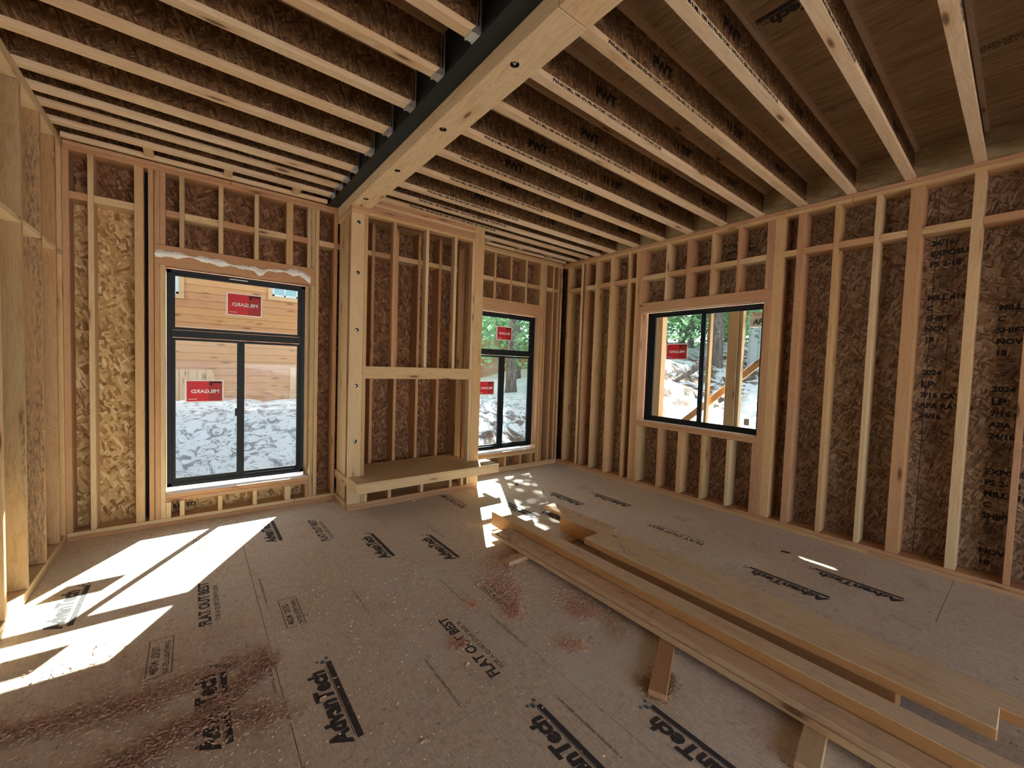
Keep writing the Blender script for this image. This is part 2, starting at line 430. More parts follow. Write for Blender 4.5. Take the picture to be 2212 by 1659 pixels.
def gradebox(x, y):
    pass
    text('RATED SHEATHING', .035, (x + .0, y, .0012), (0, 0, math.pi / 2), floor, 'ink2', .01, 0, 'floor_stamp')
    text('48/24  23/32', .05, (x - .045, y + .02, .0012), (0, 0, math.pi / 2), floor, 'ink2', .012, 0, 'floor_stamp')
    b = MB(); w = .004
    for (a, c, d, e) in ((0, .36, -.045, -.041), (0, .36, .06, .064), (0, w, -.045, .064), (.356, .36, -.045, .064)): b.quad((a, d, 0), (c, d, 0), (c, e, 0), (a, e, 0))
    o = b.build('floor_stamp_frame', ['ink2'], floor); place(o, (x - .03, y - .01, .0011), (0, 0, math.pi / 2))
for x, y in ((1.77, 2.2), (.55, 2.75), (2.9, 2.0), (-.1, 2.7), (.10, 4.3)): gradebox(x, y)
for x, y in ((1.03, 1.62), (1.45, 1.0), (.36, 1.35), (1.10, .55), (.33, 2.2), (1.56, 1.75), (1.50, 2.35), (.92, 2.6), (-.3, 1.4), (2.0, .2), (3.4, .6), (1.9, 3.4), (.40, 3.1)):
    text('\u2190 DO NOT PULL PANELS TIGHT  LEAVE 1/8 IN.', .019, (x, y, .0011), (0, 0, math.pi / 2), floor, 'ink2', .008, 0, 'floor_stamp')
# circled and squared nail heads along the joists below
rk = MB()
for n in range(9): pass
for j in range(-4, 13):
    yy = .36 + .41 * j + .03
    for k in range(34):
        xx = -.8 + .17 * k + random.uniform(-.03, .03)
        if random.random() < .42: continue
        y2 = yy + random.uniform(-.02, .02); r = random.uniform(.009, .014); nseg = random.choice((4, 4, 12)); a0 = random.random()
        pts = [2 * math.pi * i / nseg + a0 for i in range(nseg)]
        for i in range(nseg):
            a, b = pts[i], pts[(i + 1) % nseg]
            rk.quad((xx + r * math.cos(a), y2 + r * math.sin(a), .001), (xx + r * math.cos(b), y2 + r * math.sin(b), .001), (xx + (r - .0028) * math.cos(b), y2 + (r - .0028) * math.sin(b), .001), (xx + (r - .0028) * math.cos(a), y2 + (r - .0028) * math.sin(a), .001))
o = rk.build('nail_marks', ['ink2'], floor); o['kind'] = 'stuff'

# ------------------------------------------------------------------ ceiling: subfloor sheets and I-joists
ceiling = empty('ceiling', kind='structure')
xe = [-5.8] + [3.043 + 1.22 * k for k in range(-7, 2)] + [5.20]
for k in range(len(xe) - 1):
    off = (.36, 1.58)[k % 2]
    y = off - 2.44 * 3
    while y < 5.29:
        a, b = max(y, -4.2), min(y + 2.44, 5.29)
        if b - a > .05: wbox('ceiling_sheet', xe[k] + .001, xe[k + 1] - .001, a + .001, b - .001, ZP + .303, ZP + .321, ceiling, 'ceil')
        y += 2.44
for k, y in enumerate((1.15, -.05, .6, 2.6)):
    for x in (2.62, 3.87, 1.5, .3):
        if k == 0 and x == 2.62: y = 1.55
        text('RATED SHEATHING EXPOSURE 1\nSIZED FOR SPACING 24 OC\nPS 1-09  MILL 1089', .028, (x, y - .25 + .37 * (k % 2), ZP + .3015), (math.pi, 0, -math.pi / 2), ceiling, 'ink2', .02, 0, 'ceiling_stamp')
b = MB(); b.quad((0, 0, 0), (.55, 0, 0), (.55, .03, 0), (0, .03, 0)); o = b.build('ceiling_stamp_bar', ['ink'], ceiling); place(o, (2.60, .587, ZP + .3012), (math.pi, 0, math.pi / 2))
text('AdvanTech', .105, (2.645, .60, ZP + .3012), (math.pi, 0, math.pi / 2), ceiling, 'ink', .055, .15, 'ceiling_stamp')

SK = .0147
JY = [.36 + .4098 * k for k in range(-10, 10)] + [4.323, 4.551, 4.835]
JY[10:20] = [.360, .770, 1.181, 1.589, 2.001, 2.403, 2.814, 3.224, 3.631, 4.047]
FW = .0635
def joist_mesh(L):
    key = ('j', round(L, 3))
    if key in _cache: return _cache[key]
    b = MB(); h = .302
    b.box(-L / 2, L / 2, 0, FW, 0, .038, 0); b.box(-L / 2, L / 2, 0, FW, h - .038, h, 0)
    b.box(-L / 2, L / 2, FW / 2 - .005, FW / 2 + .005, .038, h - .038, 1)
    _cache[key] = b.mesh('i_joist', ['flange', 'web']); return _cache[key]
def hanger_mesh():
    b = MB(); w = FW
    b.box(-.055, .0, -.004, w + .004, -.004, -.001)                # seat
    b.box(-.052, -.044, -.006, w + .006, -.009, -.003); b.box(-.012, -.004, -.006, w + .006, -.009, -.003)
    for y in (-.004, w + .001):
        b.quad((-.055, y, -.003), (0, y, -.003), (0, y, .04), (-.02, y, .04)); b.quad((-.055, y + .003, -.003), (-.02, y + .003, .04), (0, y + .003, .04), (0, y + .003, -.003)); b.box(-.02, -.016, y, y + .003, .04, .24); b.box(-.004, -.0, y, y + .003, .04, .24)
        
    b.box(-.003, .0, -.016, -.004, 0, .24); b.box(-.003, .0, w + .004, w + .016, 0, .24)
    return b.mesh('joist_hanger', ['galv'])
HM = hanger_mesh()
WEBTXT = ['PWT  11 7/8"', '11 7/8"  PWT', 'PWT    11-7/8']
def joist(x0, x1, yw, hang=False, txt=True):
    xc = (x0 + x1) / 2
    y = yw + SK * (xc - 5.0)
    o = link('joist', joist_mesh(x1 - x0), ceiling); place(o, (xc, y, ZP), (0, 0, SK))
    if hang:
        h = link('hanger', HM, o); h.location = ((x1 - x0) / 2, 0, 0)
    if txt:
        L = x1 - x0
        if x0 > 1:
            offs = random.uniform(0, .5)
            for k in range(3):
                t_ = link('web_stamp', text_mesh(('PWT', '11 7/8"', 'PWT')[k], .10, 'inkb', .045), o)
                t_.location = (-L / 2 + .55 + offs + k * 1.0, FW / 2 - .0062, .12); t_.rotation_euler = (math.pi / 2, 0, 0)
            t_ = link('flange_stamp', text_mesh('PWI-60 S MILL 1089 APA PRI-400 CCMC 13093-R ICC ESR-1305 LVL 1.8E 11-7/8 PLANT 60 2.0E', .030, 'inkb', .05), o)
            t_.location = (-L / 2 + .15 + offs * .5, -.001, .008); t_.rotation_euler = (math.pi / 2, 0, 0)
        elif yw < 2.5:
            t_ = link('web_stamp', text_mesh('PWT', .11, 'inkb', .05), o); t_.location = (L / 2 - 1.1, FW / 2 - .0062, .13); t_.rotation_euler = (math.pi / 2, 0, 0)
            t_ = link('flange_stamp', text_mesh('MILL 1089 APA PRI-400 CCMC 13093-R ICC ESR', .034, 'inkb', .05), o)
            t_.location = (L / 2 - 1.5, -.001, .006); t_.rotation_euler = (math.pi / 2, 0, 0)
for yw in JY:
    if yw < -3.8: continue
    joist(1.58, 5.10, yw)
    joist(-1.03 if yw > 2 else -5.7, 1.215, yw, True)
# rim boards closing the joist bays over the outer walls
for j in range(len(JY) - 1):
    a, b_ = JY[j] + FW, JY[j + 1]
    if a < -3.8: continue
    wbox('rim_board', 5.104, 5.135, JY[j] + .01, JY[j + 1] + .01, ZP, ZP + .302, ceiling, 'rim')
wbox('rim_board', 5.104, 5.135, JY[-1] + .01, 5.19, ZP, ZP + .302, ceiling, 'rim')
wbox('rim_board', -5.7, 5.10, 5.175, 5.205, ZP, ZP + .302, ceiling, 'web')
board('rim_flange', -.86, 1.2, 5.03, 5.075, ZP, ZP + .038, ceiling, 'flange'); board('rim_flange', 1.66, 4.99, 5.03, 5.075, ZP, ZP + .038, ceiling, 'flange')
for x in (-.32, .26, .86, 3.3, 3.9, 4.5): board('joist_block', x - .02, x + .045, 4.885 - (5 - x) * SK, 5.029, ZP + .002, ZP + .075, ceiling, 'pale', axis='y')

# ------------------------------------------------------------------ boolean cut for bored boards
def bored(x0, x1, y0, y1, z0, z1, mat, holes, axis, r, depth, parent, name, longaxis):
    me = cham(x1 - x0, y1 - y0, z1 - z0, .0025, mat).copy() if longaxis == 'x' else None
    d = (x1 - x0, y1 - y0, z1 - z0)
    dims = {'x': d, 'y': (d[1], d[0], d[2]), 'z': (d[2], d[1], d[0])}[longaxis]
    me = cham(*dims, .0025, mat).copy()
    me.materials.append(M['bore'])
    o = bpy.data.objects.new(name, me); COL.objects.link(o)
    o.location = ((x0 + x1) / 2, (y0 + y1) / 2, (z0 + z1) / 2); o.rotation_euler = ROT[longaxis]
    cb = MB()
    for h in holes:
        h = Vector(h); dv = Vector(axis)
        cb.tube(h - dv * .01, h + dv * depth, r, r, 20)
    cm = cb.mesh('cutter', ['bore']); co = bpy.data.objects.new('cutter', cm); COL.objects.link(co)
    bm = bmesh.new(); bm.from_mesh(cm); bmesh.ops.recalc_face_normals(bm, faces=bm.faces); bm.to_mesh(cm); bm.free()
    md = o.modifiers.new('b', 'BOOLEAN'); md.operation = 'DIFFERENCE'; md.solver = 'EXACT'; md.object = co
    bpy.context.view_layer.update()
    dg = bpy.context.evaluated_depsgraph_get()
    ev = bpy.data.meshes.new_from_object(o.evaluated_get(dg)); o.modifiers.clear()
    o.data = ev; bpy.data.objects.remove(co)
    o.parent = parent
    if parent: o.location = o.location - parent.location
    return o

# ------------------------------------------------------------------ beam
beam = empty('ceiling_beam', (1.43, 1.5, 3.31), 'black steel beam with a bolted fir nailer running overhead to the fireplace frame', 'beam')
b = MB(); b.box(1.22, 1.575, -4.1, 5.16, ZP, ZP + .02); o = b.build('bottom_flange', ['steel'], beam); place(o, (0, 0, 0))
b = MB(); b.box(1.238, 1.255, -4.1, 5.16, ZP + .0205, ZP + .29); o = b.build('side_plate', ['steel'], beam); place(o, (0, 0, 0))
b = MB(); b.box(1.545, 1.56, -4.1, 5.16, ZP + .0205, ZP + .29); o = b.build('side_plate', ['steel'], beam); place(o, (0, 0, 0))
BX = [(1.401, y, 3.31) for y in (1.871, 2.694, 3.516, 4.336)]
bored(1.331, 1.531, 1.4575, 5.16, 3.311, ZP - .001, 'nailer', BX, (0, 0, 1), .026, .035, beam, 'nailer', 'y')
board('nailer', 1.331, 1.531, -4.0, 1.4545, 3.311, ZP - .001, beam, 'nailer')
for p in BX:
    b = MB(); b.tube((0, 0, 0), (0, 0, .02), .0135, .0135, 6); b.tube((0, 0, .018), (0, 0, .024), .022, .022, 16); b.tube((0, 0, -.008), (0, 0, 0), .007, .007, 8)
    o = b.build('bolt', ['bolt'], beam); place(o, (p[0], p[1], 3.322))

# ------------------------------------------------------------------ walls
T = .038
def studz(par, x0, x1, z0, z1, plane, mat='stud', name='stud', d=D):
    if plane == 'l': d = DL
    if plane == 'b': return board(name, x0, x1, YB, YB + d, z0, z1, par, mat, axis='z')
    if plane == 'r': return board(name, XR, XR + d, x0, x1, z0, z1, par, mat, axis='z')
    if plane == 'l': return board(name, XL - d, XL, x0, x1, z0, z1, par, mat, axis='z')
wb_ = empty('wall_back', kind='structure'); wr_ = empty('wall_right', kind='structure'); wlft = empty('wall_left', kind='structure')
def plates(par, segs, plane, z, name, mats):
    for i, (a, b_) in enumerate(segs):
        mt = mats[i % len(mats)]
        if plane == 'b': board(name, a, b_, YB, YB + D, z, z + T - .0015, par, mt)
        if plane == 'r': board(name, XR, XR + D, a, b_, z, z + T - .0015, par, mt)
        if plane == 'l': board(name, XL - DL, XL, a, b_, z, z + T - .0015, par, mt)
# back wall
plates(wb_, [(-.86, 1.33), (1.332, 3.02), (3.022, 4.99)], 'b', 0, 'bottom_plate', ['stud', 'stud', 'pale'])
plates(wb_, [(-.86, .9), (.903, 2.4), (2.403, 4.99)], 'b', T, 'bottom_plate', ['pale', 'stud', 'pale'])
plates(wb_, [(-.86, 1.33), (1.332, 3.4), (3.403, 4.99)], 'b', 3.340, 'top_plate', ['red', 'stud', 'stud'])
plates(wb_, [(-.86, .3), (.303, 1.33), (1.545, 4.99)], 'b', 3.378, 'top_plate', ['red', 'red', 'stud'])
Z0, Z1 = .0765, 3.3395
BS = [(-.864, -.823, 'red'), (-.713, -.675, 'pale'), (-.417, -.3535, 'stud'), (-.323, -.285, 'stud'), (1.095, 1.133, 'stud'), (1.293, 1.331, 'red'),
      (1.425, 1.463, 'mold'), (1.73, 1.768, 'stud'), (2.035, 2.073, 'stud'), (2.34, 2.378, 'stud'), (2.645, 2.683, 'stud'), (2.95, 2.988, 'stud'), (3.06, 3.098, 'stud'),
      (4.59, 4.628, 'stud'), (4.763, 4.801, 'stud'), (4.882, 4.92, 'stud'), (4.952, 4.99, 'stud')]
for a, b_, mt in BS: studz(wb_, a, b_, Z0, Z1, 'b', mt)
# window 1 framing
HB, HT = 2.492, 2.675
board('header', -.282, 1.093, YB, YB + D, HB, HT, wb_, 'stud')
for a, b_ in ((-.281, -.243), (-.242, -.200)): studz(wb_, a, b_, HT + .001, Z1, 'b', 'red', 'cripple_stud')
for a, b_, mt in ((-.100, -.062, 'mold'), (.204, .242, 'pale'), (.508, .546, 'pale'), (.803, .8665, 'stud'), (1.010, 1.05, 'mold'), (1.052, 1.092, 'mold')): studz(wb_, a, b_, HT + .001, Z1, 'b', mt, 'cripple_stud')
studz(wb_, -.281, -.243, Z0, HB - .001, 'b', 'stud', 'trimmer_stud'); studz(wb_, -.242, -.204, Z0, HB - .001, 'b', 'pale', 'trimmer_stud')
studz(wb_, 1.055, 1.092, Z0, HB - .001, 'b', 'mold', 'trimmer_stud')
board('rough_sill', -.203, 1.054, YB, YB + D, .267, .305, wb_, 'stud')
board('rough_sill', -.203, 1.054, YB, YB + D, .228, .2655, wb_, 'red')
for a, b_, mt in ((-.203, -.165, 'pale'), (-.100, -.062, 'pale'), (.204, .242, 'pale'), (.508, .546, 'pale'), (.81, .868, 'pale'), (1.014, 1.053, 'stud')): studz(wb_, a, b_, Z0, .227, 'b', mt, 'cripple_stud')
# window 2 framing
board('header', 3.10, 4.588, YB, YB + D, 2.484, 2.66, wb_, 'stud')
for a, b_ in ((3.255, 3.293), (3.56, 3.598), (3.862, 3.90), (4.17, 4.208), (4.475, 4.513), (4.514, 4.552), (4.553, 4.588)): studz(wb_, a, b_, 2.661, Z1, 'b', 'stud', 'cripple_stud')
for a, b_ in ((3.10, 3.138), (3.139, 3.177), (4.50, 4.538), (4.539, 4.577)): studz(wb_, a, b_, Z0, 2.483, 'b', 'stud', 'trimmer_stud')
board('rough_sill', 3.178, 4.499, YB, YB + D, .267, .305, wb_, 'stud')
board('rough_sill', 3.178, 4.499, YB, YB + D, .228, .2655, wb_, 'stud')
for a in (3.255, 3.56, 3.862, 4.17, 4.40): studz(wb_, a, a + T, Z0, .227, 'b', 'stud', 'cripple_stud')
# blocking row of the back wall
bays = [(-.823, -.713), (-.675, -.417), (-.200, -.100), (-.062, .204), (.242, .508), (.546, .803), (.8665, 1.010), (1.133, 1.293), (1.331, 1.425), (1.463, 1.73), (1.768, 2.035), (2.073, 2.34), (2.378, 2.645), (2.683, 2.95),
        (3.098, 3.255), (3.293, 3.56), (3.598, 3.862), (3.90, 4.17), (4.208, 4.475), (4.628, 4.763), (4.801, 4.882)]
for i, (a, b_) in enumerate(bays):
    z = 2.942 if a < 3 else 2.915
    board('blocking', a + .001, b_ - .001, YB, YB + D, z, z + .0615, wb_, ('stud', 'pale', 'red', 'pale')[i % 4], axis='x' if b_ - a > .07 else 'x')
wbox('dark_gap_strip', -.352, -.324, YB + .12, YB + .18, Z0, Z1, wb_, 'gap'); wbox('dark_gap_strip', 4.803, 4.88, YB + .15, YB + .18, Z0, Z1, wb_, 'gap')  # black strips standing in for the shade in these narrow gaps
# back wall sheathing, cut round the windows
def sheath(par, plane, rects, zs, mat):
    for (a, b_, z0, z1) in rects:
        if plane == 'b': wbox('sheathing_panel', a + .001, b_ - .001, YB + D + .0005, YB + D + .0125, z0, z1, par, mat)
        else: wbox('sheathing_panel', XR + D + .0005, XR + D + .0125, a + .001, b_ - .001, z0, z1, par, mat)
W1 = (-.202, 1.055, .305, 2.492); W2 = (3.178, 4.499, .305, 2.484)
sheath(wb_, 'b', [(-1.1, -.23, 0, 2.97), (-.23, W1[0], 0, 2.97), (W1[0], W1[1], 0, W1[2]), (W1[0], W1[1], W1[3], 2.97), (W1[1], 2.1, 0, 2.97), (2.1, W2[0], 0, 2.97), (W2[0], W2[1], 0, W2[2]), (W2[0], W2[1], W2[3], 2.97), (W2[1], 5.19, 0, 2.97)][:3], None, 'osb_xz')
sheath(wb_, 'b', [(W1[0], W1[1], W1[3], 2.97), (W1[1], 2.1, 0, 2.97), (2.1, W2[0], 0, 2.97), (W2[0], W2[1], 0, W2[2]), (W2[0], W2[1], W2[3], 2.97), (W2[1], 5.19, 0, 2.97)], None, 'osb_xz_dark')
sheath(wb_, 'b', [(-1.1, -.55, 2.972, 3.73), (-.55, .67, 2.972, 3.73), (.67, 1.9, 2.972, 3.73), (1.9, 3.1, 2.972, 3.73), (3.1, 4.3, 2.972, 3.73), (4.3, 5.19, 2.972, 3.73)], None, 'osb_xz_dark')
sheath(wb_, 'b', [(-5.8, -3.4, 0, 3.73), (-3.4, -1.1, 0, 3.73)], None, 'osb_xz')

# right wall
plates(wr_, [(-4.0, .9), (.903, 4.4), (4.403, 5.09)], 'r', 0, 'bottom_plate', ['red', 'stud', 'stud'])
plates(wr_, [(-4.0, -1.0), (-.997, 3.72), (3.723, 5.09)], 'r', T, 'bottom_plate', ['stud', 'stud', 'stud'])
plates(wr_, [(-4.0, 1.2), (1.203, 5.09)], 'r', 3.340, 'top_plate', ['stud', 'stud'])
plates(wr_, [(-4.0, 1.725), (1.729, 4.0), (4.003, 5.23)], 'r', 3.378, 'top_plate', ['red', 'red', 'stud'])
RS = [(4.945, 4.983, 'stud'), (4.637, 4.675, 'pale'), (4.555, 4.5965, 'red'), (4.335, 4.373, 'stud'), (4.02, 4.0835, 'stud'), (3.727, 3.765, 'stud'), (3.584, 3.622, 'stud'), (3.545, 3.583, 'stud'),
      (1.766, 1.8535, 'stud'), (1.578, 1.6415, 'red'), (1.29, 1.33, 'stud'), (.984, 1.022, 'pale'), (.703, .792, 'stud'), (.352, .4155, 'pale'), (.061, .099, 'red')] + [(.061 - .3048 * k, .099 - .3048 * k, 'stud') for k in range(1, 14)]
for a, b_, mt in RS: studz(wr_, a, b_, Z0, Z1, 'r', mt)
board('header', XR, XR + D, 1.8545, 3.544, 2.475, 2.598, wr_, 'red')
for a, b_, mt in ((3.506, 3.544, 'stud'), (3.12, 3.158, 'pale'), (2.80, 2.8635, 'red'), (2.512, 2.55, 'stud'), (2.203, 2.241, 'stud'), (1.893, 1.931, 'red'), (1.8545, 1.8925, 'red')):
    studz(wr_, a, b_, 2.599, Z1, 'r', mt, 'cripple_stud')
for a, b_, mt in ((3.506, 3.544, 'stud'), (1.8545, 1.8875, 'stud')): studz(wr_, a, b_, Z0, 2.474, 'r', mt, 'trimmer_stud')
studz(wr_, 1.888, 1.926, Z0, 2.474, 'r', 'red', 'trimmer_stud')
board('rough_sill', XR, XR + D, 1.927, 3.505, .912, .950, wr_, 'stud'); board('rough_sill', XR, XR + D, 1.927, 3.505, .873, .911, wr_, 'stud')
for a, b_, mt in ((3.46, 3.505, 'stud'), (3.12, 3.158, 'stud'), (2.80, 2.8635, 'stud'), (2.512, 2.55, 'stud'), (2.203, 2.241, 'pale'), (1.927, 1.965, 'red')): studz(wr_, a, b_, Z0, .872, 'r', mt, 'cripple_stud')
bays = [(4.675, 4.945), (4.373, 4.555), (4.0835, 4.335), (3.765, 4.02), (3.622, 3.727), (3.158, 3.506), (2.8635, 3.12), (2.55, 2.80), (2.241, 2.512), (1.931, 2.203), (1.6415, 1.766), (1.33, 1.578), (1.022, 1.29), (.792, .984), (.4155, .703), (.099, .352), (-.2438 + .038, .061)]
for i, (a, b_) in enumerate(bays): board('blocking', XR, XR + D, a + .001, b_ - .001, 2.915, 2.9765, wr_, ('stud', 'pale', 'stud', 'red')[i % 4], axis='y')
W3 = (1.926, 3.505, .95, 2.475)
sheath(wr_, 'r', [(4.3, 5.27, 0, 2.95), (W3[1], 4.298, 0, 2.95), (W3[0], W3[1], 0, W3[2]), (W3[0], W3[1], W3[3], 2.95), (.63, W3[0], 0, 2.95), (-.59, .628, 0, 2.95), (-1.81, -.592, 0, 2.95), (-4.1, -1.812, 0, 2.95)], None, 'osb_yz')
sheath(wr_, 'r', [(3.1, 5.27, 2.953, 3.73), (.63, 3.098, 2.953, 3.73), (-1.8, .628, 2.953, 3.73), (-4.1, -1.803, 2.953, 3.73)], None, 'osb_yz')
for a, b_, c_, d_ in ((-5.8, W1[0], -.3, 3.75), (W1[0], W1[1], -.3, W1[2]), (W1[0], W1[1], W1[3], 3.75), (W1[1], W2[0], -.3, 3.75), (W2[0], W2[1], -.3, W2[2]), (W2[0], W2[1], W2[3], 3.75), (W2[1], 5.21, -.3, 3.75)):
    wbox('light_seal_panel', a, b_, YB + D + .014, YB + D + .02, c_, d_, wb_, 'gap')  # unseen sheets added to stop light leaking through the sheathing joints
for a, b_, c_, d_ in ((-4.15, W3[0], -.3, 3.75), (W3[0], W3[1], -.3, W3[2]), (W3[0], W3[1], W3[3], 3.75), (W3[1], 5.31, -.3, 3.75)):
    wbox('light_seal_panel', XR + D + .014, XR + D + .02, a, b_, c_, d_, wr_, 'gap')  # same added light seal outside the right wall
wbox('roof_membrane', -5.8, 5.22, -4.15, 5.31, ZP + .33, ZP + .345, ceiling, 'gap')
# mill stamps down the sheathing of the right wall
def stampcol(y0, z0, z1, w=.15, seed=0):
    rd = random.Random(seed); rows = ['7/16 CAT', 'APA RATED', '24/16', 'EXPOSURE 1', 'PS 2-18', 'MILL 416', 'C', 'SHIFT', 'NOV', '18', '2024', 'LP']
    z = z1; k = seed; mb = MB(); X = XR + D - .0009
    while z > z0:
        s = rows[k % len(rows)]; k += 1; h = .062 if s != 'LP' else .08
        t_ = link('wall_stamp', text_mesh(s, h * 1.0, 'inkw', .045), wr_); place(t_, (X, y0 + w, z - h), (math.pi / 2, 0, -math.pi / 2))
        for q in ((z + .012, z + .015),): mb.quad((X, y0 - .01, q[0]), (X, y0 + w + .01, q[0]), (X, y0 + w + .01, q[1]), (X, y0 - .01, q[1]))
        z -= h + .03
        if k % 5 == 0:
            for i in range(14):
                mb.quad((X, y0, z), (X, y0 + w * rd.uniform(.7, 1), z), (X, y0 + w * rd.uniform(.7, 1), z - .004), (X, y0, z - .004)); z -= .013
            z -= .02
    mb.box(X, X + .0004, y0 - .018, y0 - .015, z0, z1); mb.build('wall_stamp_rules', ['inkw'], wr_)
stampcol(.53, 1.35, 2.9, .13, 2); stampcol(.115, .15, 2.3, .125, 5); stampcol(2.32, 2.98, 3.25, .12, 0); stampcol(4.12, 3.0, 3.3, .1, 3)
t_ = text('APA\nRATED', .06, (-.16, YB + D - .001, .17), (math.pi / 2, 0, 0), wb_, 'inkw', .03, 0, 'wall_stamp')
for k in range(16): text(('1 1/4', 'APA', '24/16', 'MILL')[k % 4], .07, (2.36, YB + D - .001, 2.5 - k * .13), (math.pi / 2, 0, 0), wb_, 'inkw', .03, 0, 'wall_stamp')

# left wall (open framing)
plates(wlft, [(3.15, 5.09)], 'l', 0, 'bottom_plate', ['stud']); plates(wlft, [(3.15, 5.09)], 'l', T, 'bottom_plate', ['pale'])
plates(wlft, [(-4, 1.0), (1.003, 5.23)], 'l', 3.340, 'top_plate', ['red', 'pale']); plates(wlft, [(-4, 3.0), (3.003, 5.09)], 'l', 3.378, 'top_plate', ['stud', 'pale'])
for a, b_, mt in ((5.05, 5.088, 'stud'), (4.857, 4.895, 'side'), (4.452, 4.49, 'side'), (4.022, 4.06, 'side'), (3.612, 3.65, 'stud'), (3.202, 3.24, 'side'), (3.163, 3.201, 'stud')): studz(wlft, a, b_, Z0, Z1, 'l', mt)
for a, b_ in ((4.895, 5.05), (4.49, 4.857), (4.06, 4.452), (3.65, 4.022), (3.24, 3.612)): board('blocking', XL - DL, XL, a + .001, b_ - .001, 2.452, 2.49, wlft, 'pale', axis='y')
board('header', XL - DL, XL, -1.2, 3.162, 3.04, 3.338, wlft, 'stud')
studz(wlft, -1.24, -1.202, Z0, Z1, 'l', 'stud')
# unseen back part of the open floor; rear opening shaped to let in fill
wre = empty('wall_rear', kind='structure')
for a, b_, c_, d_ in ((-4.15, 3.4, 0, 3.73), (3.4, 4.6, 0, .9), (4.6, 5.23, 0, 3.73), (3.4, 4.6, 2.3, 3.73)): wbox('sheathing_panel', -5.81, -5.8, a, b_, c_, d_, wre, 'osb_yz')
for a, b_, c_, d_ in ((3.7, 5.2, 0, 3.73), (-5.8, -.8, 0, 3.73), (-.8, 3.7, 2.45, 3.73)): wbox('sheathing_panel', a, b_, -4.15, -4.138, c_, d_, wre, 'osb_xz')
for x in (3.71, 4.3, -.84, -4.0): board('stud', x, x + .038, -4.137, -4.0, 0, 3.416, wre, 'stud', axis='z')

# ------------------------------------------------------------------ windows
def bar(mb, a0, a1, z0, z1, d0, d1, plane):
    if plane == 'b': mb.box(a0, a1, d0, d1, z0, z1)
    else: mb.box(d0, d1, a0, a1, z0, z1)
def window(name, plane, fo, panes, depth, sash):
    """fo: outer frame (a0,a1,z0,z1); panes: glass rects; depth: distance of the inner frame face"""
    w = empty(name, kind='structure'); a0, a1, z0, z1 = fo; d0, d1 = depth, depth + .065
    f = MB(); t = .034
    bar(f, a0, a0 + t, z0, z1, d0, d1, plane); bar(f, a1 - t, a1, z0, z1, d0, d1, plane)
    bar(f, a0, a1, z0, z0 + t, d0, d1, plane); bar(f, a0, a1, z1 - t, z1, d0, d1, plane)
    # stepped inner lip all round, out to the sashes
    P0 = min(p[0] for p in panes) - .022; P1 = max(p[1] for p in panes) + .022; Q0 = min(p[2] for p in panes) - .022; Q1 = max(p[3] for p in panes) + .022
    bar(f, a0 + t, P0, z0 + t, z1 - t, d0 + .014, d1, plane); bar(f, P1, a1 - t, z0 + t, z1 - t, d0 + .014, d1, plane)
    bar(f, a0 + t, a1 - t, z0 + t, Q0, d0 + .010, d1, plane); bar(f, a0 + t, a1 - t, Q1, z1 - t, d0 + .014, d1, plane)
    for s in sash.get('mull', []): bar(f, s[0], s[1], s[2], s[3], d0 + s[4], d1, plane)
    f.build('window_frame', ['black'], w)
    for i, (p0, p1, q0, q1, inset) in enumerate(panes):
        g = MB(); dd = depth + inset; bar(g, p0 - .01, p1 + .01, q0 - .01, q1 + .01, dd + .006, dd + .010, plane); g.build('pane', ['glass'], w)
        s = MB(); e = .026
        bar(s, p0 - e, p0, q0 - e, q1 + e, dd - .006, dd + .02, plane); bar(s, p1, p1 + e, q0 - e, q1 + e, dd - .006, dd + .02, plane)
        bar(s, p0, p1, q0 - e, q0, dd - .006, dd + .02, plane); bar(s, p0, p1, q1, q1 + e, dd - .006, dd + .02, plane)
        s.build('sash', ['black'], w)
    return w
WY = 5.185
w1 = window('window_1', 'b', (-.2, 1.012, .352, 2.476), [(-.133, .370, .430, 1.796, .02), (.437, .943, .425, 1.796, .04), (-.135, .942, 1.924, 2.42, .025)], WY,
            dict(mull=[(-.166, .978, 1.826, 1.895, .004), (-.166, .978, 1.88, 1.889, -.006), (.388, .420, .38, 1.82, .022)]))
board('shim', 1.0135, 1.054, 5.20, 5.26, .31, 2.48, wb_, 'pale', axis='z')
b = MB(); b.box(.352, .372, WY - .002, WY + .012, 1.03, 1.11); b.build('window_latch', ['black'], w1)
b = MB(); b.box(.30, .46, WY - .004, WY, 2.447, 2.455); b.build('window_label_strip', ['white'], w1)
w2 = window('window_2', 'b', (3.205, 4.478, .346, 2.468), [(3.28, 3.785, .425, 1.784, .02), (3.903, 4.397, .415, 1.782, .04), (3.28, 4.388, 1.905, 2.40, .025)], WY,
            dict(mull=[(3.24, 4.444, 1.816, 1.88, .004), (3.812, 3.876, .38, 1.81, .01)]))
b = MB(); b.box(3.79, 3.81, WY - .002, WY + .012, 1.03, 1.11); b.build('window_latch', ['black'], w2)
WX = 5.118; KX = 5.145 / 5.09; zk = lambda z: 1.65 + (z - 1.65) * KX
w3 = window('window_3', 'r', (1.93, 3.43 * KX, .952, zk(2.452)), [(2.668 * KX, 3.318 * KX, zk(1.027), zk(2.39), .02), (1.995, 2.622 * KX, zk(1.022), zk(2.391), .04)], WX, dict(mull=[]))
b = MB(); b.box(WX - .004, WX + .012, 2.665, 2.681, 1.62, 1.70); b.build('window_latch', ['black'], w3)
# white sill tape under windows
for nm, a in (('x', (-.2, 1.05, YB + .002, WY + .09)), ('x', (3.18, 4.498, YB + .002, WY + .09))):
    wbox('sill_tape', a[0], a[1], a[2], a[3], .3055, .308, wb_, 'white')
wbox('sill_tape', XR + .002, XR + .13, 1.93, 3.50, .9505, .953, wr_, 'white')

